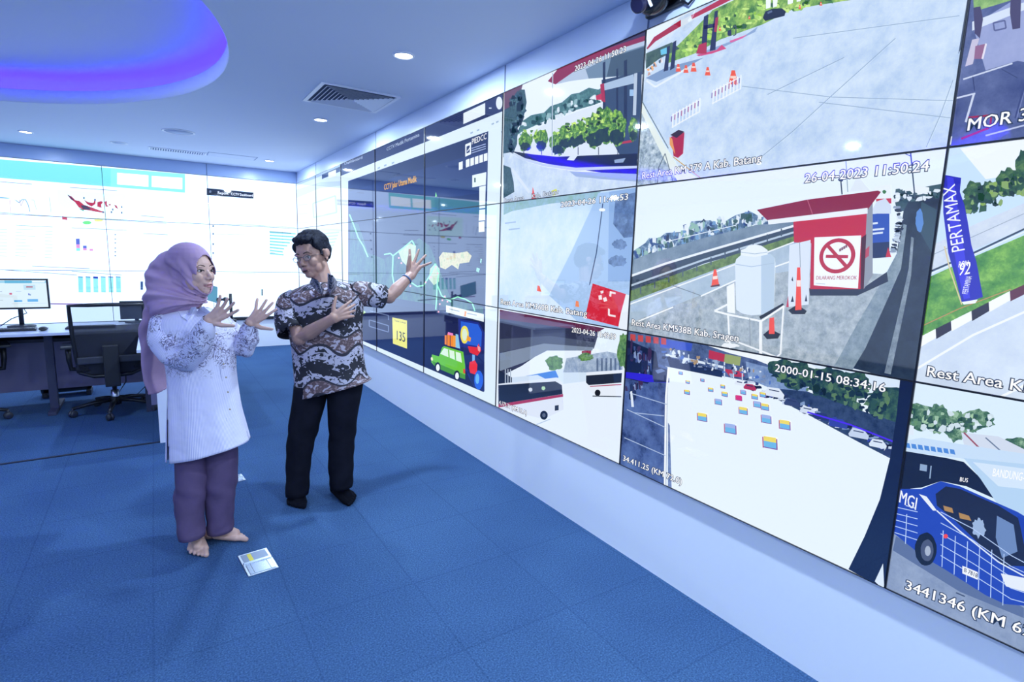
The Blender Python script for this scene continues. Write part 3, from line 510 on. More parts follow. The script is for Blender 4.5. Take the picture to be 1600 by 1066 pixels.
for i in range(10): x = 1400+i*19; gr.append(((x-2, 795+i*8.5-(i > 6)*(i-6)*2), (x-4, 838+i*12)))
for a in gr:
    if a[0][0] < 1436 or a[0][0] > 1462: p.line('#b8d0f8', 1.3, *a)
for j in range(5): p.line('#b8d0f8', 1.2, (1398, 792+j*10), (1434, 800+j*11)); p.line('#b8d0f8', 1.2, (1470, 800+j*17), (1520, 826+j*18), (1580, 868+j*17), (1610, 884+j*15))
p.line('#dfeafa', 2, (1464, 798), (1500, 830), (1560, 878), (1600, 900)); p.poly('#f0f4fa', (1504, 884), (1528, 894), (1528, 906), (1504, 896)); p.text('B 7818', 1506, 893, 1527, 903, .012, c='#20304a', outline=None); p.poly('#e4ecf6', (1564, 896), (1606, 904), (1606, 926), (1572, 916)); p.blob('#f04848', 1478, 838, 3.5, 3.5, .05)
p.blob('#10131e', 1447, 858, 17, 26, .03); p.blob('#4a5470', 1449, 860, 10, 17, .03); p.blob('#a8b4c8', 1450, 861, 4.5, 8, .05)
p.text('MGI', 1404, 784, 1431, 797, .038, c='#f4f8ff', outline=None); p.line('#c8d8f4', 1.3, (1416, 790), (1430, 794))
p.line('#44526e', 2, (1494, 926), (1508, 932)); p.text('3441346 (KM 62', 1413, 920, 1612, 997, .030)

# --- big map page (columns 2 to 4)
p = pic('R', 2, 0, 5, 3); p.base('#dff0ff')
p.poly('#2c3866', (530, 252), (790, 132), (790, 172), (530, 276)); p.poly('#e8f4ff', (724, 177), (758, 161), (758, 179), (724, 194)); p.blob('#e4f0fc', 780, 161, 5, 10, .02); p.q('#c8d8ec', 764, 168, 768, 170)
p.text('CCTV Mudik Pertamina', 604, 236, 655, 213, .03, c='#b8c8e0', outline=None); p.text('Dashboard', 538, 258, 566, 248, .028, c='#b8c8e0', outline=None)
p.many('#9fb6cc', [[(x, y), (x+4, y-1.6), (x+4, y+1), (x, y+2.6)] for x, y in ((590, 262), (600, 258), (612, 254), (735, 207), (745, 203), (768, 193), (775, 190), (783, 205), (783, 240), (783, 250))])
p.poly('#1f2c58', (544, 283), (763, 205), (756, 613), (544, 523)); p.poly('#1c2450', (545, 470), (640, 480), (757, 505), (756, 613), (544, 523))
p.poly('#24356a', (545, 300), (640, 270), (762, 235), (761, 300), (640, 318), (545, 330))
p.poly(('#1f3f5c', '#2c5a62', '#3f7064', 7), (548, 345), (560, 350), (575, 395), (600, 405), (640, 382), (655, 372), (672, 385), (690, 430), (705, 468), (755, 480), (755, 492), (700, 480), (640, 470), (545, 455))
p.poly(('#b8b48a', '#d8d0a0', '#88b070', 14), (686, 402), (692, 394), (712, 396), (730, 393), (737, 400), (733, 410), (718, 412), (716, 421), (706, 414), (696, 421), (688, 418)); p.poly(('#c8d0b0', '#a8c8a0', 16), (622, 392), (640, 380), (650, 384), (648, 410), (640, 420), (628, 408)); p.poly(('#c8d0b0', '#a8c8a0', 16), (672, 420), (680, 412), (687, 420), (686, 440), (678, 446), (670, 436))
for a in (((546, 335), (552, 350), (560, 372), (568, 385), (575, 402)), ((600, 398), (610, 396), (614, 400), (632, 386), (644, 376), (648, 384)), ((614, 400), (613, 430), (618, 455)), ((640, 440), (652, 448), (662, 446), (672, 430), (680, 412), (686, 424), (683, 445), (690, 462), (705, 472)), ((683, 445), (682, 470), (681, 484)), ((700, 470), (715, 464), (728, 468), (738, 474), (742, 486))): p.line('#8ef0c0', 2, *a)
p.many('#f0a8b8', [[(x, y), (x+2.4, y), (x+2.4, y+2.6), (x, y+2.6)] for x, y in ((664, 440), (672, 432), (680, 416), (683, 426), (694, 462), (686, 474), (690, 468), (698, 470), (684, 486), (640, 446), (622, 402), (626, 410))])
p.many('#8fd0c0', [[(745, 418), (750, 420), (748, 426), (744, 424)], [(751, 404), (753, 405), (752, 412), (750, 410)]]); p.poly('#e8f4fa', (697, 477), (756, 491), (756, 503), (697, 488)); p.many('#98a4b0', [[(702, 482), (718, 486), (718, 487.5), (702, 483.5)], [(730, 489), (745, 492), (745, 493.5), (730, 490.5)]]); p.poly('#f0a040', (726, 486), (729, 487), (728, 495), (725, 494))
p.line('#7486b0', 1.2, (578, 486), (607, 493), (607, 500)); p.line('#7486b0', 1.4, (577, 500), (607, 509), (607, 519), (577, 510), (577, 500)); p.blob('#a8d060', 567, 488, 4, 2.5)
p.poly('#f0ee78', (613, 496), (636, 501), (636, 545), (614, 537)); p.text('135', 618, 530, 633, 535, .085, c='#20283c', outline=None); p.text('Total Lokasi', 616, 502, 634, 506, .016, c='#3c4660', outline=None)
p.poly('#22308a', (716, 498), (748, 504), (757, 520), (757, 612), (740, 604), (718, 560)); p.poly('#1f2a66', (718, 542), (757, 548), (757, 612), (738, 600))
p.poly('#2d62d8', (720, 502), (747, 507), (753, 519), (752, 542), (728, 538), (720, 528)); p.blob('#f2e45c', 726, 523, 6.5, 14, .02); p.blob('#dcf0d8', 726, 523, 4, 9.5, .02); p.poly('#f0a030', (730, 524), (736, 528), (735, 534), (729, 532))
p.poly('#e02c3c', (731, 541), (745, 543), (748, 537), (752, 548), (746, 556), (734, 551)); p.poly('#f4a0a0', (746, 540), (751, 543), (750, 550), (747, 548)); p.poly('#7cb4f0', (738, 554), (742, 555), (742, 566), (738, 565)); p.poly('#ea3340', (734, 566), (742, 563), (746, 570), (745, 586), (735, 583), (733, 575))
p.blob('#2c66e4', 748, 594, 7, 15, .02); p.blob('#6cb8f4', 746, 592, 3, 8, .05)
p.many('#f48a2c', [[(695, 524), (698, 524), (698, 539), (695, 538)], [(699, 521), (703, 522), (703, 541), (699, 540)], [(704, 523), (708, 524), (708, 542), (704, 541)]]); p.poly('#f088c8', (700, 519), (708, 521), (708, 525), (700, 523)); p.poly('#f4a03c', (708, 524), (712, 525), (712, 543), (708, 542)); p.poly('#8cc8ec', (712, 522), (716, 523), (719, 545), (712, 543))
p.poly('#6cc83a', (675, 554), (686, 557), (691, 543), (694, 541), (724, 550), (727, 572), (727, 593), (713, 588), (680, 573), (674, 566)); p.poly('#4a9a28', (675, 564), (727, 586), (727, 593), (713, 588), (680, 574)); p.poly('#dff8e4', (688, 553), (694, 544), (720, 552), (722, 567)); p.many('#6cc83a', [[(700, 546), (702, 547), (703, 560), (701, 559)], [(710, 549), (712, 549), (713, 563), (711, 562)]])
for x, y in ((684, 574), (714, 587)): p.blob('#12182c', x, y, 4.6, 8, .02); p.blob('#f0f8ff', x+.3, y+.6, 2.8, 5.4, .02)
p.poly('#e04838', (724, 576), (727, 577), (727, 584), (724, 583)); p.blob('#f4f8d0', 675, 561, 1.6, 3)
p.text('CCTV Jalur Utama Mudik', 600, 297, 651, 284, .050, c='#f4b830', outline='#8a6420', sz=.02)
p.poly('#f0f8ff', (727, 226), (736, 222), (736, 241), (727, 245)); p.poly('#22305c', (729, 229), (734, 227), (734, 238), (729, 240)); p.line('#f0f8ff', 1.2, (730, 237), (735, 230)); p.text('PIEDCC', 737, 226, 760, 217, .036, outline=None)
for i in range(3): p.line('#a8b8e0', 1.2, (737, 232+i*3.6), (759, 225+i*3.6))
p.many('#f0f8ff', [[(717, 254), (723, 252), (723, 264), (717, 266)]] + [[(728+i*7, 250-i*2.3), (733.6+i*7, 248-i*2.3), (733.6+i*7, 260-i*2.3), (728+i*7, 262-i*2.3)] for i in range(5)])
p.poly('#eaf6ff', (738, 274), (760, 269), (759, 289), (738, 293)); p.q('#3a5a3c', 741, 278, 743.4, 285); p.many('#eaf6ff', [[(749, 292), (759, 290), (758, 325), (749, 326)], [(749, 328), (758, 327), (758, 344), (748, 345)], [(748, 347), (757, 346), (757, 362), (748, 363)]]); p.poly('#8ef0a0', (681, 300), (683, 307), (680, 308))
# --- white page in the corner (columns 0 and 1)
p = pic('R', 0, 0, 2, 3); p.base('#d2e6fa')
p.poly('#a9c4e6', (462, 284), (534, 250), (534, 262), (462, 291)); p.poly('#3a4c74', (503, 273), (534, 259), (534, 267), (503, 280)); p.poly('#eef8ff', (513, 270), (525, 265), (525, 275), (513, 279)); p.poly('#b8cdea', (462, 297), (500, 285), (534, 283), (534, 290), (500, 294), (462, 310))
p.line('#a8dce4', 2, (489, 318), (524, 306), (526, 332), (490, 340), (489, 318)); p.many('#b4cce2', [[(466, y), (480, y-1), (480, y), (466, y+1)] for y in range(320, 480, 14)]); p.many('#9fd0ea', [[(508, 364+i*5), (530-i*2, 362+i*5), (530-i*2, 364+i*5), (508, 366+i*5)] for i in range(7)])

# --- back wall dashboards
p = pic('B', 0, 0, 4.2, 3, gain=BACK); WH = '#bad6ff'
p.base(WH)
p.poly('#6cc8dc', (-80, 236), (-80, 270), (0, 278), (163, 291), (289, 301), (289, 272), (0, 249), (-80, 243)); p.poly('#78d4dc', (173, 263), (289, 272), (289, 301), (173, 292))
p.many('#dcebf8', [[(183, 270), (232, 274), (232, 292), (183, 288)], [(237, 275), (285, 278), (285, 296), (237, 292)]])
p.poly('#b4dcec', (89, 296), (196, 304), (199, 346), (92, 339))
p.poly('#b81c3c', (105, 304), (112, 307), (118, 313), (124, 314), (131, 320), (143, 324), (156, 329), (163, 331), (163, 333), (150, 331), (140, 329), (130, 328), (123, 324), (117, 316), (110, 311)); p.poly('#3a2a48', (126, 321), (133, 321), (142, 326), (140, 328), (130, 327)); p.poly('#3a2a48', (105, 304), (109, 306), (116, 313), (113, 313)); p.poly('#4a9a78', (123, 325), (131, 328), (131, 330), (126, 328))
p.poly('#b81c3c', (131, 312), (138, 316), (146, 317), (148, 311), (150, 311), (149, 319), (143, 323), (136, 319)); p.poly('#b81c3c', (152, 316), (158, 314), (161, 316), (158, 320), (159, 325), (152, 323)); p.many('#b83050', [[(163, 315), (167, 314), (167, 320), (170, 323), (165, 323)], [(178, 320), (182, 321), (185, 327), (181, 325)], [(170, 319), (173, 319), (173, 321), (170, 321)]]); p.many('#5c6c98', [[(x, y), (x+2.4, y), (x+2.4, y+3), (x, y+3)] for x, y in ((130, 308), (147, 311), (173, 330), (175, 326), (189, 322), (189, 331), (160, 330))])
p.poly('#c02848', (97, 338), (105, 339), (105, 344), (97, 343)); p.blob('#60d870', 136, 348, 7, 2.6, .05); p.blob('#c8d060', 154, 344, 7, 2.8, .05)
L1 = '#8fa0b8'; L2 = '#a2b2c8'
p.line('#6aa0c8', 1.8, (-10, 308), (4, 309), (15, 310), (20, 311)); p.line('#6a90b0', 1.3, (20, 310), (26, 314), (30, 317), (34, 312), (40, 312), (44, 320), (47, 331)); p.line('#c09090', 1, (15, 310), (17, 333)); p.line('#b09098', 1, (30, 312), (33, 322), (37, 312)); p.line(L2, 1, (49, 312), (53, 313), (57, 328)); p.line(L2, 1, (77, 308), (80, 332)); p.line('#7c90a8', 1, (-40, 329), (80, 338), (260, 349))
for a in (((0, 284), (50, 288)), ((109, 293), (183, 298)), ((25, 352), (82, 355)), ((112, 356), (198, 360)), ((50, 416), (140, 420)), ((8, 422), (120, 430)), ((112, 424), (190, 430)), ((220, 337), (256, 340)), ((224, 365), (262, 367))): p.line(L1, 1.1, *a)
for i in range(9): y = 358+i*5.2; p.line(L2, .9, (24, y), (24+random.Random(i).uniform(12, 32), y+1)); p.line(L2, .9, (-10, y), (11, y+.6)); p.line(L2, .9, (70, y+3), (82, y+3.5))
p.many('#3c50c8', [[(118.5, 373), (124.5, 373), (124.8, 382), (119, 382)], [(129.5, 384), (135.5, 384), (135.6, 388), (129.7, 388)]]); p.many('#c478b8', [[(119, 382), (124.8, 382), (125, 388), (119.2, 388)], [(129.7, 388), (135.6, 388), (135.8, 391.5), (130, 391.5)], [(140, 389), (145.5, 389), (145.5, 392), (140, 392)]]); p.many('#60d0d8', [[(119.2, 388), (125, 388), (125.2, 392), (119.4, 392)]]); p.many('#5c6c8c', [[(179, y), (181.5, y), (181.5, y+1.6), (179, y+1.6)] for y in (366, 373, 379, 387, 393, 399)])
for i in range(6): x = 122+i*11.8; p.poly('#78c4dc', (x, 432), (x+7.5, 432.4), (x+8, 457), (x+.8, 456.6)); p.poly('#2c40b8' if i in (2, 4) else '#4a8ac0', (x, 432), (x+7.5, 432.4), (x+7.6, 435.5 if i == 2 else 434), (x, 435 if i == 2 else 433.4))
p.line('#8c78b0', 2.2, (60, 474.5), (130, 475.5), (232, 478)); p.q('#3c5c98', 219.5, 440, 223.5, 453); p.q('#a08098', 221, 466, 225, 469)
p.poly('#14203c', (323, 294), (396, 301), (396, 310.5), (323, 305)); p.text('Report', 340, 303, 357, 304.5, .036, c='#c8d4e8', outline=None); p.text('CCTV Dashboard', 361, 305, 395, 307.5, .034, c='#c8d4e8', outline=None); p.blob('#6a7c9c', 328.5, 299.5, 1.8, 2.2, .02)
p.line('#b8c8e0', 1, (342, 282), (356, 283)); p.many('#5a708c', [[(332, y), (334.4, y), (334.4, y+3), (332, y+3)] for y in (352, 364, 380, 394)]); p.line('#9fb0c8', 1, (324, 350), (396, 352), (462, 356)); p.line('#b0bccc', 1, (334, 366), (384, 367)); p.line('#b0c0d4', 1, (330, 428), (340, 429)); p.line('#b0bccc', 1, (360, 427), (400, 428)); p.line('#a8b8cc', 1, (436, 354), (450, 355)); p.q('#3a4a60', 408.5, 452, 410.5, 462); p.q('#3a4a60', 410, 474, 411.5, 479)
p.many('#5cb8dc', [[(421.5, 362+i*4.7), (462-[0, 3, 5, 9, 13, 18, 20, 19][i], 364.5+i*4.7), (462-[0, 3, 5, 9, 13, 18, 20, 19][i], 366.6+i*4.7), (421.5, 364.4+i*4.7)] for i in range(8)]); p.line('#4a8890', 1.4, (421, 362), (455, 364.5)); p.line('#7c98a8', 1, (423, 395), (430, 396))

# ------------------------------------------------------------------ the display panels themselves
def panel(wall, k, r, label, grp):
    loc = (.0, -PW*(k+.5), ZT-PH*(r+1)) if wall == 'R' else (-PW*(k+.5), 0, ZT-PH*(r+1))
    if r == 0 and False: pass
    root = thing('display_panel', label, 'display', loc, group=grp)
    def P3(u, v, d): return (-d-.0, -u, v) if wall == 'R' else (-u, -d, v)
    g = .0028; R0 = (k*PW, ZT-(r+1)*PH, (k+1)*PW, ZT-r*PH); R1 = (R0[0]+g, R0[1]+g, R0[2]-g, R0[3]-g)
    bm = bmesh.new(); lo = .0004          # bezel ring with body behind it
    def ring(a, b2, da, db):
        A = [(a[0], a[1]), (a[2], a[1]), (a[2], a[3]), (a[0], a[3])]; B = [(b2[0], b2[1]), (b2[2], b2[1]), (b2[2], b2[3]), (b2[0], b2[3])]
        va = [bm.verts.new(P3(*q_, da)) for q_ in A]; vb = [bm.verts.new(P3(*q_, db)) for q_ in B]
        for i in range(4): bm.faces.new((va[i], va[(i+1) % 4], vb[(i+1) % 4], vb[i]))
    RO = (R0[0]+lo, R0[1]+lo, R0[2]-lo, R0[3]-lo)
    ring(RO, RO, -.019, .006); ring(RO, R1, .006, .006); ring(R1, R1, .006, -.001)
    bm.faces.new([bm.verts.new(P3(u, v, -.019)) for u, v in ((RO[0], RO[1]), (RO[2], RO[1]), (RO[2], RO[3]), (RO[0], RO[3]))])
    obj('bezel', bm, M_bezel, root, world=True)
    bm = bmesh.new(); mats = []; lay = 0
    for pc in PICS:
        if pc.wall != wall: continue
        R = inter(R1, pc.rect)
        if R[2]-R[0] < .01 or R[3]-R[1] < .01: continue
        for polys, m in pc.items:
            hit = False
            for P in polys:
                c = clip(P, R)
                if not c: continue
                if m not in mats: mats.append(m)
                if not hit: lay += 1; hit = True
                try: f = bm.faces.new([bm.verts.new(P3(u, v, lay*.00003)) for u, v in c]); f.material_index = mats.index(m)
                except ValueError: pass
    bmesh.ops.recalc_face_normals(bm, faces=bm.faces[:])
    want = Vector((-1, 0, 0)) if wall == 'R' else Vector((0, -1, 0))
    for f in bm.faces:
        if f.normal.dot(want) < 0: f.normal_flip()
    obj('screen', bm, mats, root, world=True)
rows = ['top', 'middle', 'bottom']
DESC = {(5, 0): 'wall display showing roadside trees below a red and grey canopy', (5, 1): 'wall display showing a pale empty road with a red mat', (5, 2): 'wall display showing white coaches parked under a dark canopy',
        (6, 0): 'wall display showing a wide concrete forecourt with a red bin', (6, 1): 'wall display showing a red booth with no smoking sign and white tank', (6, 2): 'wall display showing a white lot dotted with small colourful signs',
        (7, 0): 'wall display showing dark asphalt with the words MOR 3', (7, 1): 'wall display showing a blue feather flag on a green verge', (7, 2): 'wall display showing a blue coach lettered MGI',
        (2, 0): 'map display at top left of the map page, under the dark toolbar end', (3, 0): 'map display with the yellow page title, top row', (4, 0): 'map display with the white logo and buttons at its top right',
        (2, 1): 'map display in the middle row directly beside the white corner page', (3, 1): 'map display in the middle row behind the raised hand', (4, 1): 'map display in the middle row with the beige landmass',
        (2, 2): 'map display in the bottom row just behind the patterned shirt', (3, 2): 'map display in the bottom row with the yellow 135 card', (4, 2): 'map display in the bottom row with the green car drawing',
        (0, 0): 'top display of the white page column touching the room corner', (0, 1): 'middle display of the white page column touching the room corner', (0, 2): 'bottom display of the white page column touching the room corner',
        (1, 0): 'top white page display next to the map page', (1, 1): 'middle white page display next to the map page', (1, 2): 'bottom white page display next to the map page'}
for k in range(8):
    for r in range(3): panel('R', k, r, DESC[(k, r)], 'display panels of the right video wall')
BD = {(0, 0): 'back wall display with the short black title bar, top row', (0, 1): 'back wall display with cyan bar lines beside the dark haired man', (0, 2): 'back wall display lowest in the column at the room corner',
      (1, 0): 'back wall display with two white boxes on cyan, top row', (1, 1): 'back wall display directly behind the mauve headscarf, middle row', (1, 2): 'bottom row back wall display with the right end of the cyan columns',
      (2, 0): 'back wall display with the red island map, top row', (2, 1): 'back wall display with small stacked blue bars, middle row', (2, 2): 'back wall display behind the lit desk monitor, bottom row',
      (3, 0): 'top display at the left end of the back wall', (3, 1): 'middle display at the left end of the back wall', (3, 2): 'bottom display at the left end of the back wall'}
for k in range(3):
    for r in range(3): panel('B', k, r, BD[(k, r)], 'display panels of the back video wall')

# ------------------------------------------------------------------ ceiling lamps, vents, camera
M_lens = mat('lamp_lens', (1, 1, 1), .4, emit=(.86, .93, 1), es=16)
M_trim = mat('white_metal_trim', (.78, .83, .95), .35)
def downlight(x, y, z, label, src=None, grp='round downlights in the ceiling'):
    if src is None:
        t = thing('downlight', label, 'ceiling light', (x, y, z), group=grp)
        bm = bmesh.new(); lathe(bm, [(.052, -.004), (.056, -.009), (.064, -.008), (.068, -.001), (.068, 0), (.052, 0)], 32); obj('trim_ring', bm, M_trim, t, True)
        bm = bmesh.new(); lathe(bm, [(0, -.0075), (.03, -.007), (.0515, -.004), (.0515, -.001), (0, -.001)], 32); obj('lens', bm, M_lens, t, True)
    else:
        t = src.copy(); COL.objects.link(t); t.location = (x, y, z); t['label'] = label
        for ch in src.children:
            if ch.type == 'LIGHT': continue
            c = ch.copy(); COL.objects.link(c); c.parent = t
    ld = bpy.data.lights.new('lamp_light', 'AREA'); ld.shape = 'DISK'; ld.size = .10; ld.energy = LAMP_W*(1.4 if x > -1 else .75); ld.color = (.66, .83, 1.0)
    lo = bpy.data.objects.new('lamp_light', ld); lo.location = (0, 0, -.012); link(lo, t)
    return t
D = [(-.57, -5.81, ZC, 'bright round downlight nearest the wall display, highest in the picture'), (-.56, -3.78, ZC, 'round downlight just beyond the slatted square air vent'),
     (-.53, -.92, ZC, 'round downlight closest to the room corner'), (-3.0, -1.07, ZC, 'round downlight by the back wall, beyond the violet recess'),
     (-2.585, -4.69, ZC+.25, 'round downlight inside the violet lit recess')]
d0 = downlight(*D[0])
for a in D[1:]: downlight(*a, src=d0)
# unseen downlights, added out of view to fill the room with light
for i, (x, y, z) in enumerate([(-.57, -7.85, ZC), (-.57, -9.9, ZC), (-2.6, -9.0, ZC), (-4.6, -9.2, ZC), (-6.6, -9.2, ZC), (-5.2, -5.6, ZC+.25), (-5.6, -1.1, ZC), (-2.6, -10.7, ZC), (-5.0, -10.8, ZC)]):
    downlight(x, y, z, 'unseen round ceiling downlight added as fill light', src=d0)

def air_vent(name, c, size, label, deep=.02, n=9, mm=None, frame=.03):
    """square four way diffuser: frame and louvres mitred towards the middle"""
    mm = mm or M_trim
    t = thing(name, label, 'air vent', (c[0], c[1], ZC), c[2])
    h = size/2; bm = bmesh.new()
    for s in (-1, 1):
        add_box(bm, -h, h, s*h-(frame if s > 0 else 0), s*h+(frame if s < 0 else 0), -.008, 0, .002)
        add_box(bm, s*h-(frame if s > 0 else 0), s*h+(frame if s < 0 else 0), -h+frame, h-frame, -.008, 0, .002)
    obj('frame', bm, mm, t)
    bm = bmesh.new(); add_box(bm, -h+frame, h-frame, -h+frame, h-frame, -.0012, -.0004); obj('backing', bm, mat('vent_shadow', (.10, .14, .24), .8), t)
    e = h-frame
    for q_ in range(4):
        M = Matrix.Rotation(q_*math.pi/2, 4, 'Z'); bm = bmesh.new()
        for i in range(n):
            d = e*(1-(i+.5)/n); w_ = d*.97
            a = [bm.verts.new(M @ Vector(v)) for v in ((-w_, -d, -.015), (w_, -d, -.015), (w_-.006, -d+.62*e/n, -.004), (-w_+.006, -d+.62*e/n, -.004))]
            b2 = [bm.verts.new(v.co + Vector((0, 0, -.0012))) for v in a]
            bm.faces.new(a); bm.faces.new(b2[::-1]); [bm.faces.new((a[j], b2[j], b2[(j+1) % 4], a[(j+1) % 4])) for j in range(4)]
        obj('louvres', bm, mm, t)
air_vent('air_vent', (-.545, -4.66, 0), .60, 'square white slatted air vent in the ceiling between two downlights')
def strip_vent(c, L, Wd, label):
    t = thing('strip_vent', label, 'air vent', (c[0], c[1], ZC))
    bm = bmesh.new(); fr = .022
    for s in (-1, 1):
        add_box(bm, -L/2, L/2, s*Wd/2-(fr if s > 0 else 0), s*Wd/2+(fr if s < 0 else 0), -.006, 0)
        add_box(bm, s*L/2-(fr if s > 0 else 0), s*L/2+(fr if s < 0 else 0), -Wd/2+fr, Wd/2-fr, -.006, 0)
    obj('frame', bm, M_trim, t)
    bm = bmesh.new(); add_box(bm, -L/2+fr, L/2-fr, -Wd/2+fr, Wd/2-fr, -.0012, -.0004); obj('backing', bm, mat('vent_shadow_grey', (.13, .2, .38), .8), t)
    bm = bmesh.new(); k = 22
    for i in range(k): x = -L/2+fr+(L-2*fr)*(i+.5)/k; add_box(bm, x-.006, x+.006, -Wd/2+fr, Wd/2-fr, -.008, -.001)
    obj('slats', bm, M_trim, t)
strip_vent((-1.58, -.88), .62, .22, 'long slatted white air vent near the back wall')
t = thing('access_hatch', 'flush rectangular ceiling access hatch outlined beside the corner downlight', 'ceiling hatch', (-.98, -.95, ZC))
bm = bmesh.new(); add_box(bm, -.27, .27, -.13, .13, -.003, 0, .001); obj('hatch_door', bm, M_ceil, t)
bm = bmesh.new()
for s in (-1, 1): add_box(bm, -.285, .285, s*.137-.004, s*.137+.004, -.002, 0); add_box(bm, s*.281-.004, s*.281+.004, -.13, .13, -.002, 0)
obj('hatch_joint', bm, mat('dark_joint2', (.14, .22, .42), .6), t)  # dark outline round the hatch door
for (x, y, r_, lb) in ((-1.62, -2.24, .14, 'wide round ceiling speaker grille, fainter and nearer of two'), (-2.18, -1.02, .075, 'small round ceiling speaker grille near the back wall')):
    t = thing('ceiling_speaker', lb, 'speaker', (x, y, ZC))
    bm = bmesh.new(); lathe(bm, [(r_-.008, -.003), (r_, -.008), (r_+.012, -.004), (r_+.012, 0), (r_-.008, 0)], 40); obj('rim', bm, M_trim, t, True)
    bm = bmesh.new(); lathe(bm, [(0, -.0035), (r_-.008, -.003), (r_-.008, 0), (0, 0)], 40); obj('grille', bm, mat('speaker_grille', (.42, .52, .74), .7), t, True)

# black pan and tilt camera on the fascia
P0 = on_right(1043, 6, WX-.012)
t = thing('pan_tilt_camera', 'black pan and tilt camera mounted above the wall display', 'camera', P0)
bm = bmesh.new(); add_box(bm, -.03, 0, -.10, .10, -.035, .06, .008); obj('mounting_plate', bm, M_black, t, True)
bm = bmesh.new(); ellipsoid(bm, (-.085, 0, -.005), (.062, .075, .058)); obj('head', bm, mat('gloss_black', (.01, .012, .02), .15), t)
bm = bmesh.new(); v = Vector((-.75, -.1, -.35)).normalized(); tube(bm, [Vector((-.1, .02, -.01))+v*.02, Vector((-.1, .02, -.01))+v*.075, Vector((-.1, .02, -.01))+v*.08], [.034, .034, .028], 24); obj('lens', bm, mat('lens_glass', (.02, .02, .06), .05), t)
bm = bmesh.new(); tube(bm, [(-.085+.066*math.cos(a)*0-.02*0, .079*math.sin(a)*.0-.052, -.005) for a in (0, 1)], .01)
bm.free(); bm = bmesh.new(); tube(bm, [(-.085-.064*math.cos(a), -.03, -.005+.058*math.sin(a)) for a in [(-.9+1.8*i/10) for i in range(11)]], .006, 8); obj('light_ring', bm, mat('camera_band', (.7, .8, 1), .3, emit=(.7, .8, 1), es=.8), t)
for s in (-1, 1):
    bm = bmesh.new(); tube(bm, [(-.02, s*.085, .0), (-.085, s*.085, -.005)], [.018, .022], 14); obj('yoke_arm', bm, M_black, t)
bm = bmesh.new(); tube(bm, [(-.02, -.09, -.02), (-.018, -.13, -.05), (-.008, -.17, -.02), (-.006, -.16, .06)], .005, 8); obj('cable', bm, M_black, t)

# ------------------------------------------------------------------ desks
M_desk = mat('desk_laminate', (.62, .68, .86), .3); M_modesty = mat('grey_violet_panel', (.24, .22, .38), .35, spec=.6); M_deskleg = mat('desk_leg_navy', (.04, .045, .10), .5)
t = thing('operator_desk', 'long white topped operator desk with dark front panel facing the back displays', 'desk', (-2.6, -2.8, 0))
bm = bmesh.new(); add_box(bm, -6.2, -1.24, -3.17, -2.45, .715, .74, .004); obj('desktop', bm, M_desk, t, world=True)
bm = bmesh.new(); add_box(bm, -6.1, -1.34, -2.53, -2.51, .12, .62, .002); obj('modesty_panel', bm, M_modesty, t, world=True)
bm = bmesh.new(); add_box(bm, -6.1, -1.34, -2.72, -2.48, .60, .63); add_box(bm, -6.1, -1.34, -2.49, -2.47, .60, .714); obj('cable_tray', bm, mat('tray_dark', (.03, .035, .06), .5), t, world=True)
for x in (-6.05, -4.4, -2.74, -1.36):
    bm = bmesh.new(); add_box(bm, x-.03, x+.03, -2.95, -2.89, 0, .714, .004); add_box(bm, x-.03, x+.03, -3.1, -2.55, 0, .03, .004); obj('leg', bm, M_deskleg, t, world=True)
bm = bmesh.new(); tube(bm, [(-2.2, -2.56, .6), (-2.22, -2.6, .15), (-2.3, -2.62, .02), (-2.05, -2.66, .015), (-1.9, -2.6, .3), (-1.9, -2.56, .6)], .006, 8); tube(bm, [(-2.1, -2.56, .6), (-2.05, -2.62, .1), (-2.15, -2.7, .015), (-1.85, -2.72, .015), (-1.7, -2.6, .2)], .006, 8)
obj('cable', bm, M_black, t, world=True)
t = thing('return_desk', 'white side desk with a white end panel, behind the woman in the pale tunic', 'desk', (-1.78, -3.8, 0))
bm = bmesh.new(); add_box(bm, -2.06, -1.5, -4.37, -3.175, .715, .74, .004); obj('desktop', bm, M_desk, t, world=True)
bm = bmesh.new(); add_box(bm, -1.955, -1.5, -4.33, -4.30, 0, .714, .003); obj('end_panel', bm, M_white, t, world=True)
for x in (-2.02, -1.57):
    bm = bmesh.new(); add_box(bm, x-.03, x+.03, -3.32, -3.26, 0, .714, .004); obj('leg', bm, M_deskleg, t, world=True)
bm = bmesh.new(); add_box(bm, -2.0, -1.52, -3.9, -3.88, .2, .70, .002); obj('modesty_panel', bm, M_modesty, t, world=True)
t = thing('footrest', 'low black footrest bar under the long desk', 'footrest', (-2.72, -2.35, 0))
bm = bmesh.new(); M = Matrix.Translation((-2.72, -2.28, .07)) @ Matrix.Rotation(.1, 4, 'Z') @ Matrix.Rotation(-.5, 4, 'X'); add_box(bm, -.2, .2, -.1, .1, -.012, .012, .005, M); obj('foot_plate', bm, M_black, t, world=True)
for x in (-2.88, -2.54):
    bm = bmesh.new(); add_box(bm, x-.02, x+.02, -2.38, -2.2, 0, .05, .004); obj('foot', bm, M_black, t, world=True)

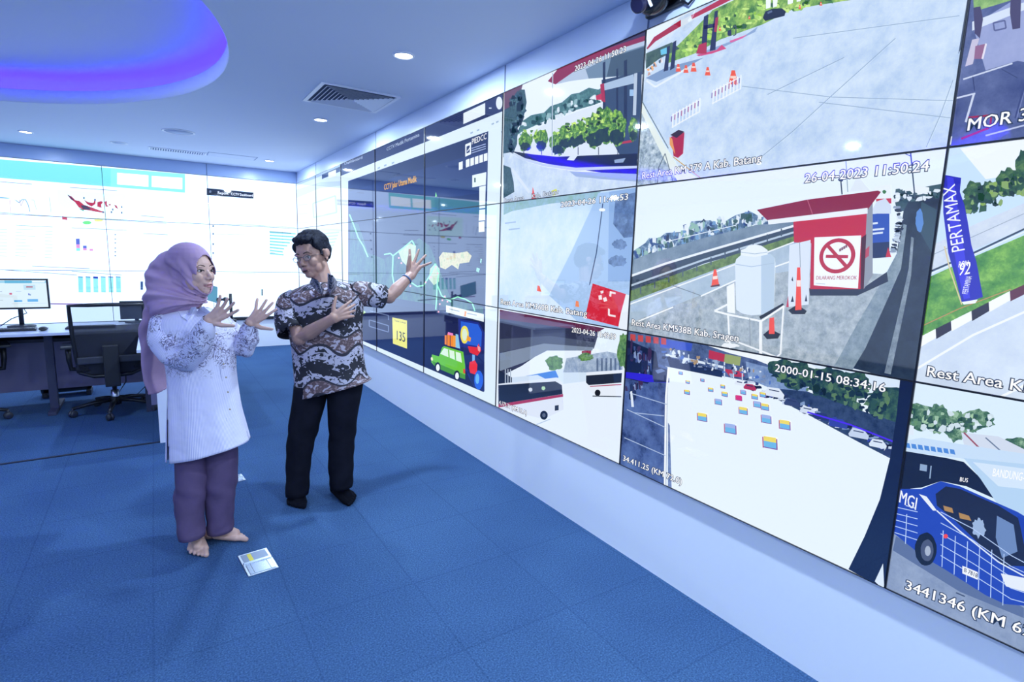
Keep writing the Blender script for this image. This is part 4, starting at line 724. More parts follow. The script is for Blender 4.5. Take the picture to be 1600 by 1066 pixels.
# ------------------------------------------------------------------ monitors and things on the desk
def desk_monitor(label, tl, tr, bl, Y, shown=True, arm=None):
    A = on_back(*tl, Y); B_ = on_back(*tr, Y); C_ = on_back(*bl, Y)
    x0, x1, z1, z0 = A.x, B_.x, (A.z+B_.z)/2, max(C_.z, .775)
    cx = (x0+x1)/2; t = thing('desk_monitor', label, 'monitor', (cx, Y+.09, .74))
    bm = bmesh.new(); add_box(bm, x0, x1, Y, Y+.03, z0, z1, .004); obj('housing', bm, M_black, t, world=True)
    if shown:
        bm = bmesh.new(); mats = []
        def r(c, a, b2, c2, d, k):
            m = scr(c, 1.0, k == 0); mats.append(m) if m not in mats else None
            W_, H_ = x1-x0, z1-z0; f = bm.faces.new([bm.verts.new((x0+W_*u, Y-.0004-.0002*k, z0+H_*v)) for u, v in ((a, b2), (c2, b2), (c2, d), (a, d))]); f.material_index = mats.index(m)
        r('#d9ebf4', .03, .06, .97, .95, 0); r('#8cc8e0', .03, .86, .97, .93, 1); r('#4aa8cc', .35, .85, .75, .94, 2); r('#f0f6fa', .76, .88, .95, .92, 2); r('#b8d8e4', .62, .64, .80, .80, 2); r('#a83048', .66, .71, .76, .75, 3)
        r('#9fb4c8', .05, .58, .30, .595, 2); r('#9fb4c8', .05, .50, .26, .515, 2); r('#c84868', .40, .48, .44, .54, 2); r('#9fb4c8', .5, .58, .58, .59, 2); r('#4c60c0', .68, .46, .70, .52, 2); r('#7090b8', .70, .45, .72, .49, 2); r('#58a8e0', .46, .24, .58, .30, 2); r('#58a8e0', .66, .24, .82, .33, 2); r('#a0b0c0', .05, .3, .3, .31, 2); r('#b8c4d0', .42, .18, .95, .19, 2)
        obj('screen', bm, mats, t, world=True)
    bm = bmesh.new(); zc_ = (z0+z1)/2
    tube(bm, [(cx, Y+.03, zc_), (cx, Y+.09, zc_), (cx, Y+.11, zc_-.05), (cx, Y+.11, .76)], [.02, .02, .018, .018], 12); lathe(bm, [(0, 0), (.10, 0), (.10, .012), (.03, .02), (0, .02)], 28, Matrix.Translation((cx, Y+.10, .7405))); obj('stand', bm, M_dark, t, world=True)
    bm = bmesh.new(); tube(bm, [(cx+.02, Y+.04, z0+.03), (cx+.05, Y+.06, max(z0-.04, .76)), (cx-.06, Y+.08, max(z0-.09, .755)), (cx-.15, Y+.12, .75)], .004, 8); obj('cable', bm, M_black, t, world=True)
    return t
desk_monitor('lit desk monitor showing a white dashboard page, left end of the long desk', (-32, 434), (74.5, 437), (74.5, 482.5), -2.75)
desk_monitor('unlit black desk monitor between the chair back and the mauve headscarf', (186, 470), (236, 471), (236, 498), -2.7, False)
# clamped pole with a small tilted screen
A = on_floor(362, 503, .74)
t = thing('clamp_pole_monitor', 'small glassy screen on a black clamp pole behind the woman\'s raised hand', 'monitor', (A.x, A.y, .74))
top = on_back(360.5, 459, A.y)
bm = bmesh.new(); tube(bm, [(A.x, A.y, .741), (A.x, A.y, top.z)], .014, 14); lathe(bm, [(0, 0), (.045, 0), (.045, .02), (.016, .03), (0, .03)], 20, Matrix.Translation((A.x, A.y, .7405))); obj('pole', bm, M_black, t, world=True)
j = on_back(352, 468, A.y); k_ = on_back(340, 468.5, A.y)
bm = bmesh.new(); tube(bm, [(A.x, A.y, j.z), j, k_], [.012, .012, .012], 12); ellipsoid(bm, j, (.022, .02, .024)); ellipsoid(bm, k_, (.018, .018, .022)); obj('arm', bm, M_black, t, world=True)
bm = bmesh.new(); s0 = on_back(339, 449, A.y); s1 = on_back(338.5, 473, A.y); s2 = on_back(312, 465, A.y-.12); s3 = on_back(312, 440, A.y-.12)
nn = (s1-s0).cross(s3-s0).normalized()*.008
va = [bm.verts.new(v_+nn) for v_ in (s0, s1, s2, s3)]; vb = [bm.verts.new(v_-nn) for v_ in (s0, s1, s2, s3)]
bm.faces.new(va); bm.faces.new(vb[::-1]); [bm.faces.new((va[i], vb[i], vb[(i+1) % 4], va[(i+1) % 4])) for i in range(4)]
bmesh.ops.recalc_face_normals(bm, faces=bm.faces[:]); obj('glass_screen', bm, mat('teal_glass', (.12, .30, .36), .12, emit='#5f8f9c', es=.35), t, world=True)
bm = bmesh.new(); tube(bm, [s0, s1, s2, s3, s0], .004, 6); obj('rim', bm, M_dark, t, world=True)
# keyboards, mouse, and cables on the desk
def keyboard(x, y, rz, label, L=.42):
    t = thing('keyboard', label, 'keyboard', (x, y, .7405), rz)
    bm = bmesh.new(); add_box(bm, -L/2, L/2, -.065, .065, 0, .016, .004); obj('case', bm, M_black, t)
    bm = bmesh.new(); nx_ = int(L/.02)
    for i in range(nx_):
        for j_ in range(5): add_box(bm, -L/2+.01+i*(L-.02)/nx_, -L/2+.01+(i+.85)*(L-.02)/nx_, -.055+j_*.022, -.055+j_*.022+.018, .016, .021)
    obj('keys', bm, M_dark, t); return t
k1 = keyboard(-3.02, -2.93, .05, 'black keyboard on the long desk under the lit monitor')
k2 = keyboard(-2.43, -2.92, -.03, 'black keyboard on the long desk behind the near chair', .36)
t = thing('computer_mouse', 'black mouse on the long desk between the two keyboards', 'mouse', (-2.76, -2.98, .7405))
bm = bmesh.new(); ellipsoid(bm, (0, 0, .016), (.032, .055, .018)); obj('shell', bm, M_black, t)
bm = bmesh.new(); tube(bm, [(0, .05, .012), (.02, .12, .006), (-.03, .2, .006)], .003, 6); obj('cable', bm, M_black, t)

# ------------------------------------------------------------------ mesh-back office chairs
M_net = mat('chair_mesh', (.02, .024, .04), .8, alpha=.93); M_net2 = mat('chair_mesh_open', (.05, .07, .12), .8, alpha=.42); M_cush = noise_mat('black_fabric', [(.4, (.010, .012, .02)), (.6, (.02, .022, .035))], 90, .95)
def office_chair(loc, rz, label):
    t = thing('office_chair', label, 'chair', loc, rz, 'black mesh-back office chairs at the long desk')
    H0, H1, W0, W1 = .40, .99, .225, .255
    def bp(u, v, off=0):      # backrest surface, u -1..1, v 0..1 ; chair faces +y
        z = H0+(H1-H0)*v; w_ = W0+(W1-W0)*v; return Vector((u*w_, -.25-.05*math.sin(v*math.pi*.9)*.6+.05*u*u-.06*v+off, z))
    bm = bmesh.new(); edge = [bp(-1, 0.03), bp(-1.02, .3), bp(-1.02, .7), bp(-1, 1), bp(-.5, 1.01), bp(0, 1.015), bp(.5, 1.01), bp(1, 1), bp(1.02, .7), bp(1.02, .3), bp(1, .03), bp(.6, -.03), bp(0, -.04), bp(-.6, -.03), bp(-1, .03)]
    tube(bm, edge, .016, 10, False); obj('back_frame', bm, M_black, t)
    for nm, v0, v1, mm in (('backrest', 0, .72, M_net), ('backrest_net', .72, 1, M_net2)):
        bm = bmesh.new(); nu, nv_ = 12, 12; g = [[bm.verts.new(bp(-1+2*i/nu, v0+(v1-v0)*j_/nv_)) for i in range(nu+1)] for j_ in range(nv_+1)]
        for j_ in range(nv_):
            for i in range(nu): bm.faces.new((g[j_][i], g[j_][i+1], g[j_+1][i+1], g[j_+1][i])).smooth = True
        obj(nm, bm, mm, t)
    bm = bmesh.new(); add_box(bm, -.055, .055, -.345, -.318, .30, .66, .012); add_box(bm, -.05, .05, -.34, -.05, .30, .345, .01); obj('spine_bracket', bm, M_black, t)
    bm = bmesh.new(); add_box(bm, -.23, .23, -.30, -.27, .50, .56, .01); obj('lumbar_bar', bm, M_dark, t)
    bm = bmesh.new(); add_box(bm, -.25, .25, -.24, .24, .425, .50, .03); obj('seat', bm, M_cush, t, True)
    bm = bmesh.new(); add_box(bm, -.14, .14, -.14, .14, .345, .425, .01); obj('seat_mechanism', bm, M_black, t)
    for s in (-1, 1):
        bm = bmesh.new(); tube(bm, [(s*.20, -.02, .42), (s*.29, -.02, .42), (s*.30, -.02, .50), (s*.30, -.03, .61)], [.018, .02, .02, .022], 10); ar = obj('armrest', bm, M_black, t)
        bm = bmesh.new(); add_box(bm, s*.30-.045, s*.30+.045, -.14, .12, .61, .635, .01); obj('arm_pad', bm, M_dark, ar)
    bm = bmesh.new(); tube(bm, [(0, 0, .08), (0, 0, .2), (0, 0, .2), (0, 0, .36)], [.03, .03, .018, .018], 16); obj('gas_column', bm, M_metal, t)
    bm = bmesh.new(); lathe(bm, [(0, .07), (.045, .07), (.045, .13), (.03, .14), (0, .14)], 20); obj('base_hub', bm, M_black, t)
    for i in range(5):
        a = math.radians(-98+72*i); c_, s_ = math.cos(a), math.sin(a)
        bm = bmesh.new(); tube(bm, [(.03*c_, .03*s_, .115), (.15*c_, .15*s_, .105), (.31*c_, .31*s_, .075)], [.026, .022, .016], 10, flat=.8); lg = obj('base_leg', bm, M_black, t)
        bm = bmesh.new(); R = Matrix.Translation((.31*c_, .31*s_, .03)) @ Matrix.Rotation(a+.6, 4, 'Z') @ Matrix.Rotation(math.pi/2, 4, 'X')
        lathe(bm, [(0, -.024), (.022, -.024), (.03, -.018), (.03, -.006), (.012, -.005), (.012, .005), (.03, .006), (.03, .018), (.022, .024), (0, .024)], 18, R); tube(bm, [(.31*c_, .31*s_, .04), (.31*c_, .31*s_, .08)], .01, 8); obj('caster', bm, M_dark, lg)
    return t
ch0 = office_chair((-2.28, -3.17, 0), .04, 'black mesh-back office chair with open net top, nearest the woman')
def copy_thing(src, loc, rz, label):
    r = src.copy(); COL.objects.link(r); r.location = loc; r.rotation_euler = (0, 0, rz); r['label'] = label
    for ch in src.children:
        c = ch.copy(); COL.objects.link(c); c.parent = r
        for g in ch.children: d = g.copy(); COL.objects.link(d); d.parent = c
    return r
copy_thing(ch0, (-3.34, -2.98, 0), .25, 'black office chair at the left edge, only arm pad and casters in view')

# ------------------------------------------------------------------ floor boxes
def floor_box(px, label, L=.215, W_=.135, rz=None, yellow=True):
    c = on_floor(*px); t = thing('floor_outlet_box', label, 'floor outlet', (c.x, c.y, 0), rz)
    bm = bmesh.new(); add_box(bm, -W_/2, W_/2, -L/2, L/2, 0, .005, .002); obj('flange', bm, M_metal, t)
    bm = bmesh.new(); add_box(bm, -W_/2+.012, W_/2-.012, -L/2+.008, -.004, .005, .0075, .001); obj('lid', bm, mat('clear_steel_lid', (.45, .5, .58), .22, .9), t)
    bm = bmesh.new(); add_box(bm, -W_/2+.012, W_/2-.012, .012, L/2-.01, .005, .0065, .0005); l2 = obj('socket_plate', bm, mat('grey_socket_plate', (.22, .27, .36), .4, .3), t)
    bm = bmesh.new(); add_box(bm, -W_/2+.004, W_/2-.004, -.004, .012, .005, .012, .002); obj('hinge_bar', bm, mat('bright_steel', (.8, .85, .92), .18, 1), t)
    if yellow:
        bm = bmesh.new(); add_box(bm, -.030, -.012, .022, L/2-.016, .0066, .0072); obj('warning_sticker', bm, mat('yellow_sticker', (.75, .62, .05), .5), l2)
    bm = bmesh.new()
    for s in (-1, 1): add_box(bm, s*.036-.0008, s*.036+.0008, -L/2+.01, -.006, .0075, .0079)
    obj('seam', bm, M_dark, t); return t
floor_box((403, 879), 'open steel floor outlet box with a yellow sticker, in front of the bare feet', rz=.10)
floor_box((371, 748), 'small steel floor plate beside the woman\'s trouser leg', .12, .075, .1, False)

# ------------------------------------------------------------------ people
def skin_mat(name, col, lips=None):
    m = noise_mat(name, [(.35, tuple(c*.92 for c in col)), (.65, tuple(min(1, c*1.06) for c in col))], 14, .5, .05, 300, 3)
    b = m.node_tree.nodes['Principled BSDF']; b.inputs['Subsurface Weight'].default_value = .08; b.inputs['Subsurface Radius'].default_value = (.02, .008, .004)
    return m
def remesh(bm, vox, smooth=3, fac=.5):
    me = bpy.data.meshes.new('b'); bm.to_mesh(me); bm.free(); o = bpy.data.objects.new('b', me); COL.objects.link(o)
    r = o.modifiers.new('r', 'REMESH'); r.mode = 'VOXEL'; r.voxel_size = vox
    s = o.modifiers.new('s', 'SMOOTH'); s.iterations = smooth; s.factor = fac
    out = bpy.data.meshes.new_from_object(o.evaluated_get(bpy.context.evaluated_depsgraph_get()))
    bpy.data.objects.remove(o); bpy.data.meshes.remove(me); return out
def catmull(P, n):
    out = []; Q = [P[0]*2-P[1]] + list(P) + [P[-1]*2-P[-2]]
    for i in range(1, len(Q)-2):
        for j in range(n):
            t = j/n; a, b2, c, d = Q[i-1], Q[i], Q[i+1], Q[i+2]
            out.append(.5*((2*b2) + (c-a)*t + (2*a-5*b2+4*c-d)*t*t + (3*b2-a-3*c+d)*t*t*t))
    out.append(P[-1]); return out
class Person:
    def __init__(s, D): s.D = D
    def J(s, x, y, d=0.0): return at_depth(x, y, s.D+d)
    def ring(s, xl, xr, y, d=0, hd=.1, yr=None):
        """cross-section: left and right outline points, half depth"""
        L = s.J(xl, y, d); R = s.J(xr, y if yr is None else yr, d); return ((L+R)/2, (R-L)/2, FH*hd)
def loft(rings, sub=4, n=40, closed=False, fold=None, ex=2.0, cap=False, skip=None):
    """smooth skin through cross-sections, with UVs in metres"""
    arr = [np.array([*c, *a, *b]) for c, a, b in rings]; sm = catmull(arr, sub); bm = bmesh.new(); uvl = bm.loops.layers.uv.new('UVMap')
    rows = []; vv = 0; prevc = None; circ = 2*math.pi*np.mean([(np.linalg.norm(r[3:6])+np.linalg.norm(r[6:9]))/2 for r in sm])
    for ri, r in enumerate(sm):
        c, a, b = Vector(r[:3]), Vector(r[3:6]), Vector(r[6:9])
        if prevc is not None: vv += (c-prevc).length
        prevc = c; row = []
        for k in range(n):
            th = 2*math.pi*k/n; cs, sn = math.cos(th), math.sin(th)
            e = 2/ex; x = math.copysign(abs(cs)**e, cs); y = math.copysign(abs(sn)**e, sn)
            f = 1+(fold(th, ri/(len(sm)-1)) if fold else 0)
            row.append(bm.verts.new(c + a*x*f + b*y*f))
        rows.append((row, vv))
    for i in range(len(rows)-1):
        for k in range(n):
            if skip and skip(i/(len(rows)-1), k): continue
            k2 = (k+1) % n; f = bm.faces.new((rows[i][0][k], rows[i][0][k2], rows[i+1][0][k2], rows[i+1][0][k])); f.smooth = True
            for lp, (u, v) in zip(f.loops, ((k, rows[i][1]), (k+1, rows[i][1]), (k+1, rows[i+1][1]), (k, rows[i+1][1]))): lp[uvl].uv = (u/n*circ, v)
    if cap: bm.faces.new([v for v in rows[0][0]][::-1]); bm.faces.new(rows[-1][0])
    return bm
def loft_into(dst, rings, **k):
    b = loft(rings, cap=True, **k); merge(dst, b)
def tube_rings(P, r, up=Vector((0, 0, 1))):
    """cross-sections along a bent limb"""
    out = []; prev = None
    for i, p in enumerate(P):
        t = (P[min(i+1, len(P)-1)]-P[max(i-1, 0)]).normalized()
        a = RH - t*t.dot(RH) if prev is None else prev - t*prev.dot(t); a.normalize(); prev = a; b = t.cross(a)
        rr = r[i] if isinstance(r[i], (tuple, list)) else (r[i], r[i]); out.append((p, a*rr[0], b*rr[1]))
    return out
def cap_tube(bm, pts, rads):
    tube(bm, pts, rads, 14); ellipsoid(bm, pts[0], (rads[0],)*3, seg=14); ellipsoid(bm, pts[-1], (rads[-1],)*3, seg=14)
    for p, r in zip(pts[1:-1], rads[1:-1]): ellipsoid(bm, p, (r*1.01,)*3, seg=14)
def hand(bm, W, dirv, lat, nrm, sc=1.0, spread=(14, 4, -7, -20), curl=(8, 12, 16, 20), lens=(.068, .076, .070, .055), thumb=(45, .0), palm=.078, wid=.036):
    """palm and five separate fingers; lat points to the thumb side, nrm is the way the palm faces"""
    d = dirv.normalized(); l = (lat-d*lat.dot(d)).normalized(); n_ = d.cross(l).normalized(); n_ = n_ if n_.dot(nrm) > 0 else -n_
    for i, (sp, cu, L) in enumerate(zip(spread, curl, lens)):
        off = (1.5-i)/1.5; base = W + d*palm*sc*(1-.05*abs(i-1)) + l*wid*.82*off*sc
        cap_tube(bm, [W + l*.016*off*sc, (W+base)/2 + l*.004*off*sc - n_*.002, base], [.0145*sc, .0125*sc, .0100*sc])
        a = math.radians(sp); v = d*math.cos(a)+l*math.sin(a); p = base; pts = [p]; c = math.radians(cu); tot = 0
        for f in (.45, .31, .24): tot += c; v2 = v*math.cos(tot)+n_*math.sin(tot); p = p+v2*L*f*sc; pts.append(p)
        cap_tube(bm, pts, [.0092*sc, .0083*sc, .0076*sc, .0066*sc])
    a = math.radians(thumb[0]); tv = d*math.cos(a)+l*math.sin(a)+n_*thumb[1]; tv.normalize()
    b0 = W + d*.012*sc + l*.018*sc; b1 = b0 + tv*.040*sc; tv2 = (tv*.9+d*.35).normalized(); b2 = b1+tv2*.032*sc; b3 = b2+tv2*.024*sc
    cap_tube(bm, [b0, b1, b2, b3], [.0135*sc, .0115*sc, .0095*sc, .0080*sc])
    cap_tube(bm, [W+d*.02*sc, W+d*.05*sc+l*.006*sc], [.0145*sc, .0130*sc])
def head_frame(f, up): f = f.normalized(); l = up.cross(f).normalized(); u = f.cross(l).normalized(); return f, l, u
def head(bm, C, f, l, u, s=1.0, male=False):
    A = (f, l, u)
    def E(x, y, z, rx, ry, rz): ellipsoid(bm, C+(f*x+l*y+u*z)*s, (rx*s, ry*s, rz*s), A, 20)
    E(-.018, 0, .035, .098, .077, .092); E(.022, 0, .01, .066, .068, .085); E(.028, 0, -.045, .060, .056 if male else .052, .068)
    E(.062, 0, -.094, .022, .026 if male else .020, .019); E(.040, 0, -.088, .036, .040 if male else .034, .026)
    for y in (-1, 1):
        E(.056, y*.038, -.028, .027, .023, .030); E(.030, y*(.043 if male else .048), -.058, .034, .018, .034)
        E(.070, y*.034, .021, .013, .024, .008)                            # brow bone
        E(.0925, y*.0115, -.036, .0095, .0078, .0075)                      # nostril wing
        E(.068, y*.034, -.014, .010, .020, .009)
        if male: E(-.012, y*.081, -.005, .016, .007, .030); E(-.020, y*.089, .004, .019, .005, .023); E(-.008, y*.083, -.028, .009, .006, .011)
    tube(bm, [C+(f*.074+u*.016)*s, C+(f*.084-u*.004)*s, C+(f*.101-u*.028)*s], [.0085*s, .0085*s, .0110*s], 12); E(.100, 0, -.031, .0105, .0105, .0095)
    E(.078, 0, -.058, .0165, .026, .0125); E(.0885, 0, -.0605, .0085, .0215, .0042); E(.0870, 0, -.0705, .0085, .0175, .0052); E(.075, 0, -.082, .012, .020, .008)
def face_parts(P, me, C, f, l, u, s, iris, browc, lipc, skin, male=False, gaze=(0, 0), open_mouth=0):
    bv = BVHTree.FromPolygons([v.co.copy() for v in me.vertices], [tuple(p.vertices) for p in me.polygons])
    def surf(y, z, off=0.0):
        o = C+(f*.25+l*y+u*z)*s; h = bv.ray_cast(o, -f); return (h[0] if h[0] else C+(f*.08+l*y+u*z)*s) + f*off
    Mw = mat('eye_white', (.42, .39, .40), .35); Mi = mat('iris_dark', iris, .15); Mb = mat('brow_hair', browc, .9); Ml = mat('lip', lipc, .45); Mlash = mat('lash_line', (.01, .008, .01), .6)
    for sd, nm in ((1, 'left'), (-1, 'right')):
        bm = bmesh.new(); c = surf(sd*.033, .0); c2 = c - f*.0055*s
        ellipsoid(bm, c2, (.0085*s, .0140*s, .0066*s), (f, l, u), 18); e = meshobj('eye', bm_me(bm), Mw, P, world=True)
        bm = bmesh.new(); ellipsoid(bm, c2+f*.0052*s+l*gaze[0]*s+u*gaze[1]*s, (.0042*s, .0070*s, .0064*s), (f, l, u), 14); meshobj('iris', bm_me(bm), Mi, e).location = (0, 0, 0)
        bm = bmesh.new(); pts = [surf(sd*(.033+.0155*t_), .0002+.0066*(1-t_*t_)-(.0015 if t_*1 < 0 else 0), .0018*s) for t_ in (-1, -.6, -.2, .2, .6, 1.05)]
        tube(bm, pts, [.0010*s, .0020*s, .0025*s, .0025*s, .0022*s, .0010*s], 6); meshobj('eyelashes', bm_me(bm), Mlash, P, world=True)
        bm = bmesh.new(); pts = [surf(sd*yy, zz, .0006*s) for yy, zz in ((.014, .0215), (.022, .0250), (.034, .0275), (.044, .0255), (.052, .0200))]
        r = .0030 if male else .0021; tube(bm, pts, [r*.8*s, r*1.1*s, r*s, r*.8*s, r*.3*s], 6); meshobj('eyebrow', bm_me(bm), Mb, P, world=True)
    bm = bmesh.new(); w_ = .0225
    zl = -.0660
    pts = [surf(w_*t_, zl+.0042*(1-abs(t_)), .0004*s) for t_ in (-1, -.5, 0, .5, 1)]; tube(bm, pts, [.0010*s, .0027*s, .0030*s, .0027*s, .0010*s], 8)
    pts = [surf(w_*t_, zl-.0045-open_mouth*.8-.0030*(1-abs(t_)), .0004*s) for t_ in (-.95, -.5, 0, .5, .95)]; tube(bm, pts, [.0010*s, .0033*s, .0040*s, .0033*s, .0010*s], 8); meshobj('lips', bm_me(bm), Ml, P, world=True)
    bm = bmesh.new(); hh = .0010+open_mouth*.5; c = surf(0, zl-.002-open_mouth*.4, -.001*s); ellipsoid(bm, c, (.0028*s, .0190*s, hh*s*1.0), (f, l, u), 16); meshobj('mouth_opening', bm_me(bm), mat('mouth_dark', (.03, .012, .015), .6), P, world=True)
    for sd in (-1, 1):
        bm = bmesh.new(); c = surf(sd*.0075, -.0425, -.0008*s); ellipsoid(bm, c, (.0022*s, .0032*s, .0018*s), (f, l, u), 10); meshobj('nostril', bm_me(bm), mat('nostril_dark', (.05, .025, .025), .8), P, world=True)
    return surf
def bm_me(bm):
    me = bpy.data.meshes.new('m'); bm.to_mesh(me); bm.free(); return me
def foot(bm, heel, toe, s=1.0, toes=True, ankle=None):
    d = Vector((toe.x-heel.x, toe.y-heel.y, 0)); L = d.length; d.normalize(); l = Vector((-d.y, d.x, 0)); H = Vector((heel.x, heel.y, 0)) + d*.025
    ellipsoid(bm, H+Vector((0, 0, .028)), (.034*s, .029*s, .028*s), (d, l, ZZ), 18); A = ankle if ankle else H+d*.02+ZZ*.10
    cap_tube(bm, [A+ZZ*.03, H+d*.03+ZZ*.075, H+d*L*.30+ZZ*.048, H+d*L*.55+ZZ*.030], [.033*s, .034*s, .031*s, .022*s])
    return d, l, H, L
def foot_toes(bm, d, l, H, L, big, s=1.0, bare=True):
    """big = +1 when the big toe lies on the +l side"""
    for i in range(5):
        off = big*(.036-.018*i)*s; Lb = L*(.70-.035*i*(.4+.25*i)); rr = (.0125, .0092, .0086, .0082, .0080)[i]*s
        b = H+d*Lb*.86+l*off*.92; t_ = b+d*(.052-.0055*i)*s
        cap_tube(bm, [H+d*L*.15+l*off*.4+ZZ*.026, b+ZZ*(.018)], [.020*s, .0155*s])
        if bare: cap_tube(bm, [b+ZZ*.016, (b+t_)/2+ZZ*.015, t_+ZZ*(.0105)], [rr*1.05, rr*.95, rr])
        else: cap_tube(bm, [b+ZZ*.016, t_-d*.008+ZZ*.013], [.0155*s, .0125*s])

# ---- the woman ----------------------------------------------------------
WD = 2.80; W = Person(WD); J = W.J
wroot = on_floor(335, 850); PW_ = thing('person', 'woman in a mauve headscarf and long pale tunic with raised hands, barefoot', 'person', wroot)
yaw = math.radians(76); wf, wl, wu = head_frame((-FH*math.cos(yaw)+RH*math.sin(yaw)+ZZ*.02), ZZ)
HC = J(301, 423, .0); HS = 1.06
rings_t = [W.ring(268, 324, 482, .02, .055), W.ring(254, 340, 490, .01, .095), W.ring(248, 352, 503, .0, .118), W.ring(252, 362, 525, .0, .135), W.ring(262, 363, 552, .0, .13), W.ring(267, 364, 580, .0, .12), W.ring(269, 368, 610, .0, .122), W.ring(269, 373, 640, .0, .134), W.ring(269, 380, 672, .0, .146, 668), W.ring(269, 386, 715, .0, .155, 690)]
Fr, Fl = on_floor(308, 846), on_floor(338, 842)     # heels
Tr, Tl = on_floor(311, 876), on_floor(394, 841)     # toe tips
Fr2 = Tr + (Fr-Tr).normalized()*.235; Fl2 = Tl + (Fl-Tl).normalized()*.235
ankR = Vector((Fr2.x, Fr2.y, .10)) + (Tr-Fr2).normalized()*.05; ankL = Vector((Fl2.x, Fl2.y, .10)) + (Tl-Fl2).normalized()*.05
hipR, hipL = J(296, 640, -.02), J(343, 640, .03); kneeR, kneeL = J(300, 755, -.05), J(345, 752, .02)
shR, elR, wrR = J(262, 512, -.02), J(294, 562, -.14), J(326, 502, -.24)
shL, elL, wrL = J(338, 508, .10), J(383, 543, .06), J(391, 506, -.02)
skinW = skin_mat('skin_woman', (.56, .355, .30)); bm = bmesh.new()
head(bm, HC, wf, wl, wu, HS)
cap_tube(bm, [HC-wf*.02-wu*.05, J(298, 470, .03), J(296, 495, .03)], [.052, .050, .055])
inner = [(c, a*.80, b*.78) for c, a, b in rings_t[:8]]; loft_into(bm, inner, n=28, sub=2)
cap_tube(bm, [shR, elR, wrR], [.040, .033, .0225]); cap_tube(bm, [shL, elL, wrL], [.040, .033, .0225])
for a_, k_, b_ in ((hipR, kneeR, ankR), (hipL, kneeL, ankL)): cap_tube(bm, [a_, k_, b_], [.070, .048, .032])
hd = (J(350, 485, -.24)-wrR); hand(bm, wrR, hd, RGT*.45-UPV*.8, -FH*.6-UPV*.2, .98, spread=(8, -5, -16, -34), curl=(2, 6, 8, 6), thumb=(52, -.1), lens=(.074, .080, .074, .060))
hd = (J(409, 488, -.02)-wrL); hand(bm, wrL, hd, RGT*.1-UPV*.9, RGT*.3+FH*.5-UPV*.3, .98, spread=(8, -5, -16, -42), curl=(3, 3, 3, 6), thumb=(70, .0), lens=(.074, .080, .074, .060))
for (h, tt, an, big) in ((Fr2, Tr, ankR, 1), (Fl2, Tl, ankL, -1)):
    d, l, H, L = foot(bm, h, tt, .98, ankle=an); foot_toes(bm, d, l, H, L, big, .98)
meW = remesh(bm, .0036, 2); bodyW = meshobj('body', meW, skinW, PW_, world=True)
surfW = face_parts(PW_, meW, HC, wf, wl, wu, HS, (.02, .012, .01), (.05, .03, .03), (.50, .20, .21), skinW)

# headscarf: fitted round the head, wrapped under the chin, draped behind the shoulder
bm = bmesh.new(); A3 = (wf, wl, wu)
def EW(x, y, z, rx, ry, rz): ellipsoid(bm, HC+(wf*x+wl*y+wu*z)*HS, (rx*HS, ry*HS, rz*HS), A3, 24)
EW(-.022, 0, .036, .110, .090, .100); EW(.020, 0, .008, .074, .081, .094); EW(.022, 0, -.045, .062, .070, .078); EW(.03, 0, -.080, .050, .052, .046); EW(-.095, 0, .012, .052, .062, .058); EW(-.06, 0, -.05, .085, .080, .075)
loft_into(bm, [W.ring(272, 298, 389, .02, .035), W.ring(258, 303, 394, .02, .065), W.ring(248, 303, 402, .03, .088), W.ring(240, 299, 413, .03, .10), W.ring(236, 297, 425, .04, .105), W.ring(233, 300, 445, .02, .108), W.ring(232, 316, 463, .0, .11), W.ring(232, 319, 472, .0, .115), W.ring(236, 306, 482, .0, .105), W.ring(244, 284, 494, .02, .08)], n=36, sub=3)
loft_into(bm, [W.ring(236, 268, 430, .06, .07), W.ring(234, 262, 460, .06, .09), W.ring(231, 258, 495, .07, .10), W.ring(230, 254, 530, .09, .10), W.ring(231, 252, 565, .10, .10), W.ring(234, 252, 592, .11, .09), W.ring(239, 256, 612, .11, .08)], n=32, sub=3)
me = remesh(bm, .0042, 6, .6); b2 = bmesh.new(); b2.from_mesh(me); bpy.data.meshes.remove(me)
for v in b2.verts:                                    # soft drape folds running from the crown down round the throat
    q_ = v.co-HC; x, y, z = q_.dot(wf), q_.dot(wl), q_.dot(wu)
    ang = math.atan2(z+.16, -x+.09); amp = .0068*min(1, max(0, (.09-z)/.09)); rad = math.hypot(z+.16, x-.09)
    v.co += v.normal*amp*(math.sin(ang*15+rad*22+noise.noise(q_*9)*2.2) + .5*math.sin(ang*31+rad*40))
dead = []
for fc in b2.faces:
    q_ = (fc.calc_center_median()-HC)/HS; x, y, z = q_.dot(wf), q_.dot(wl), q_.dot(wu)
    if x > .015 and (y/.0575)**2+((z+.012)/(.088 if z > -.012 else .097))**2 < 1: dead.append(fc)
bmesh.ops.delete(b2, geom=dead, context='FACES'); me = bpy.data.meshes.new('headscarf'); b2.to_mesh(me); b2.free()
M_scarf = noise_mat('mauve_cloth', [(.3, (.34, .22, .36)), (.7, (.42, .28, .43))], 6, .75, .12, 500); sc_ = meshobj('headscarf', me, M_scarf, PW_, world=True)
so = sc_.modifiers.new('s', 'SOLIDIFY'); so.thickness = .003; so.offset = -1

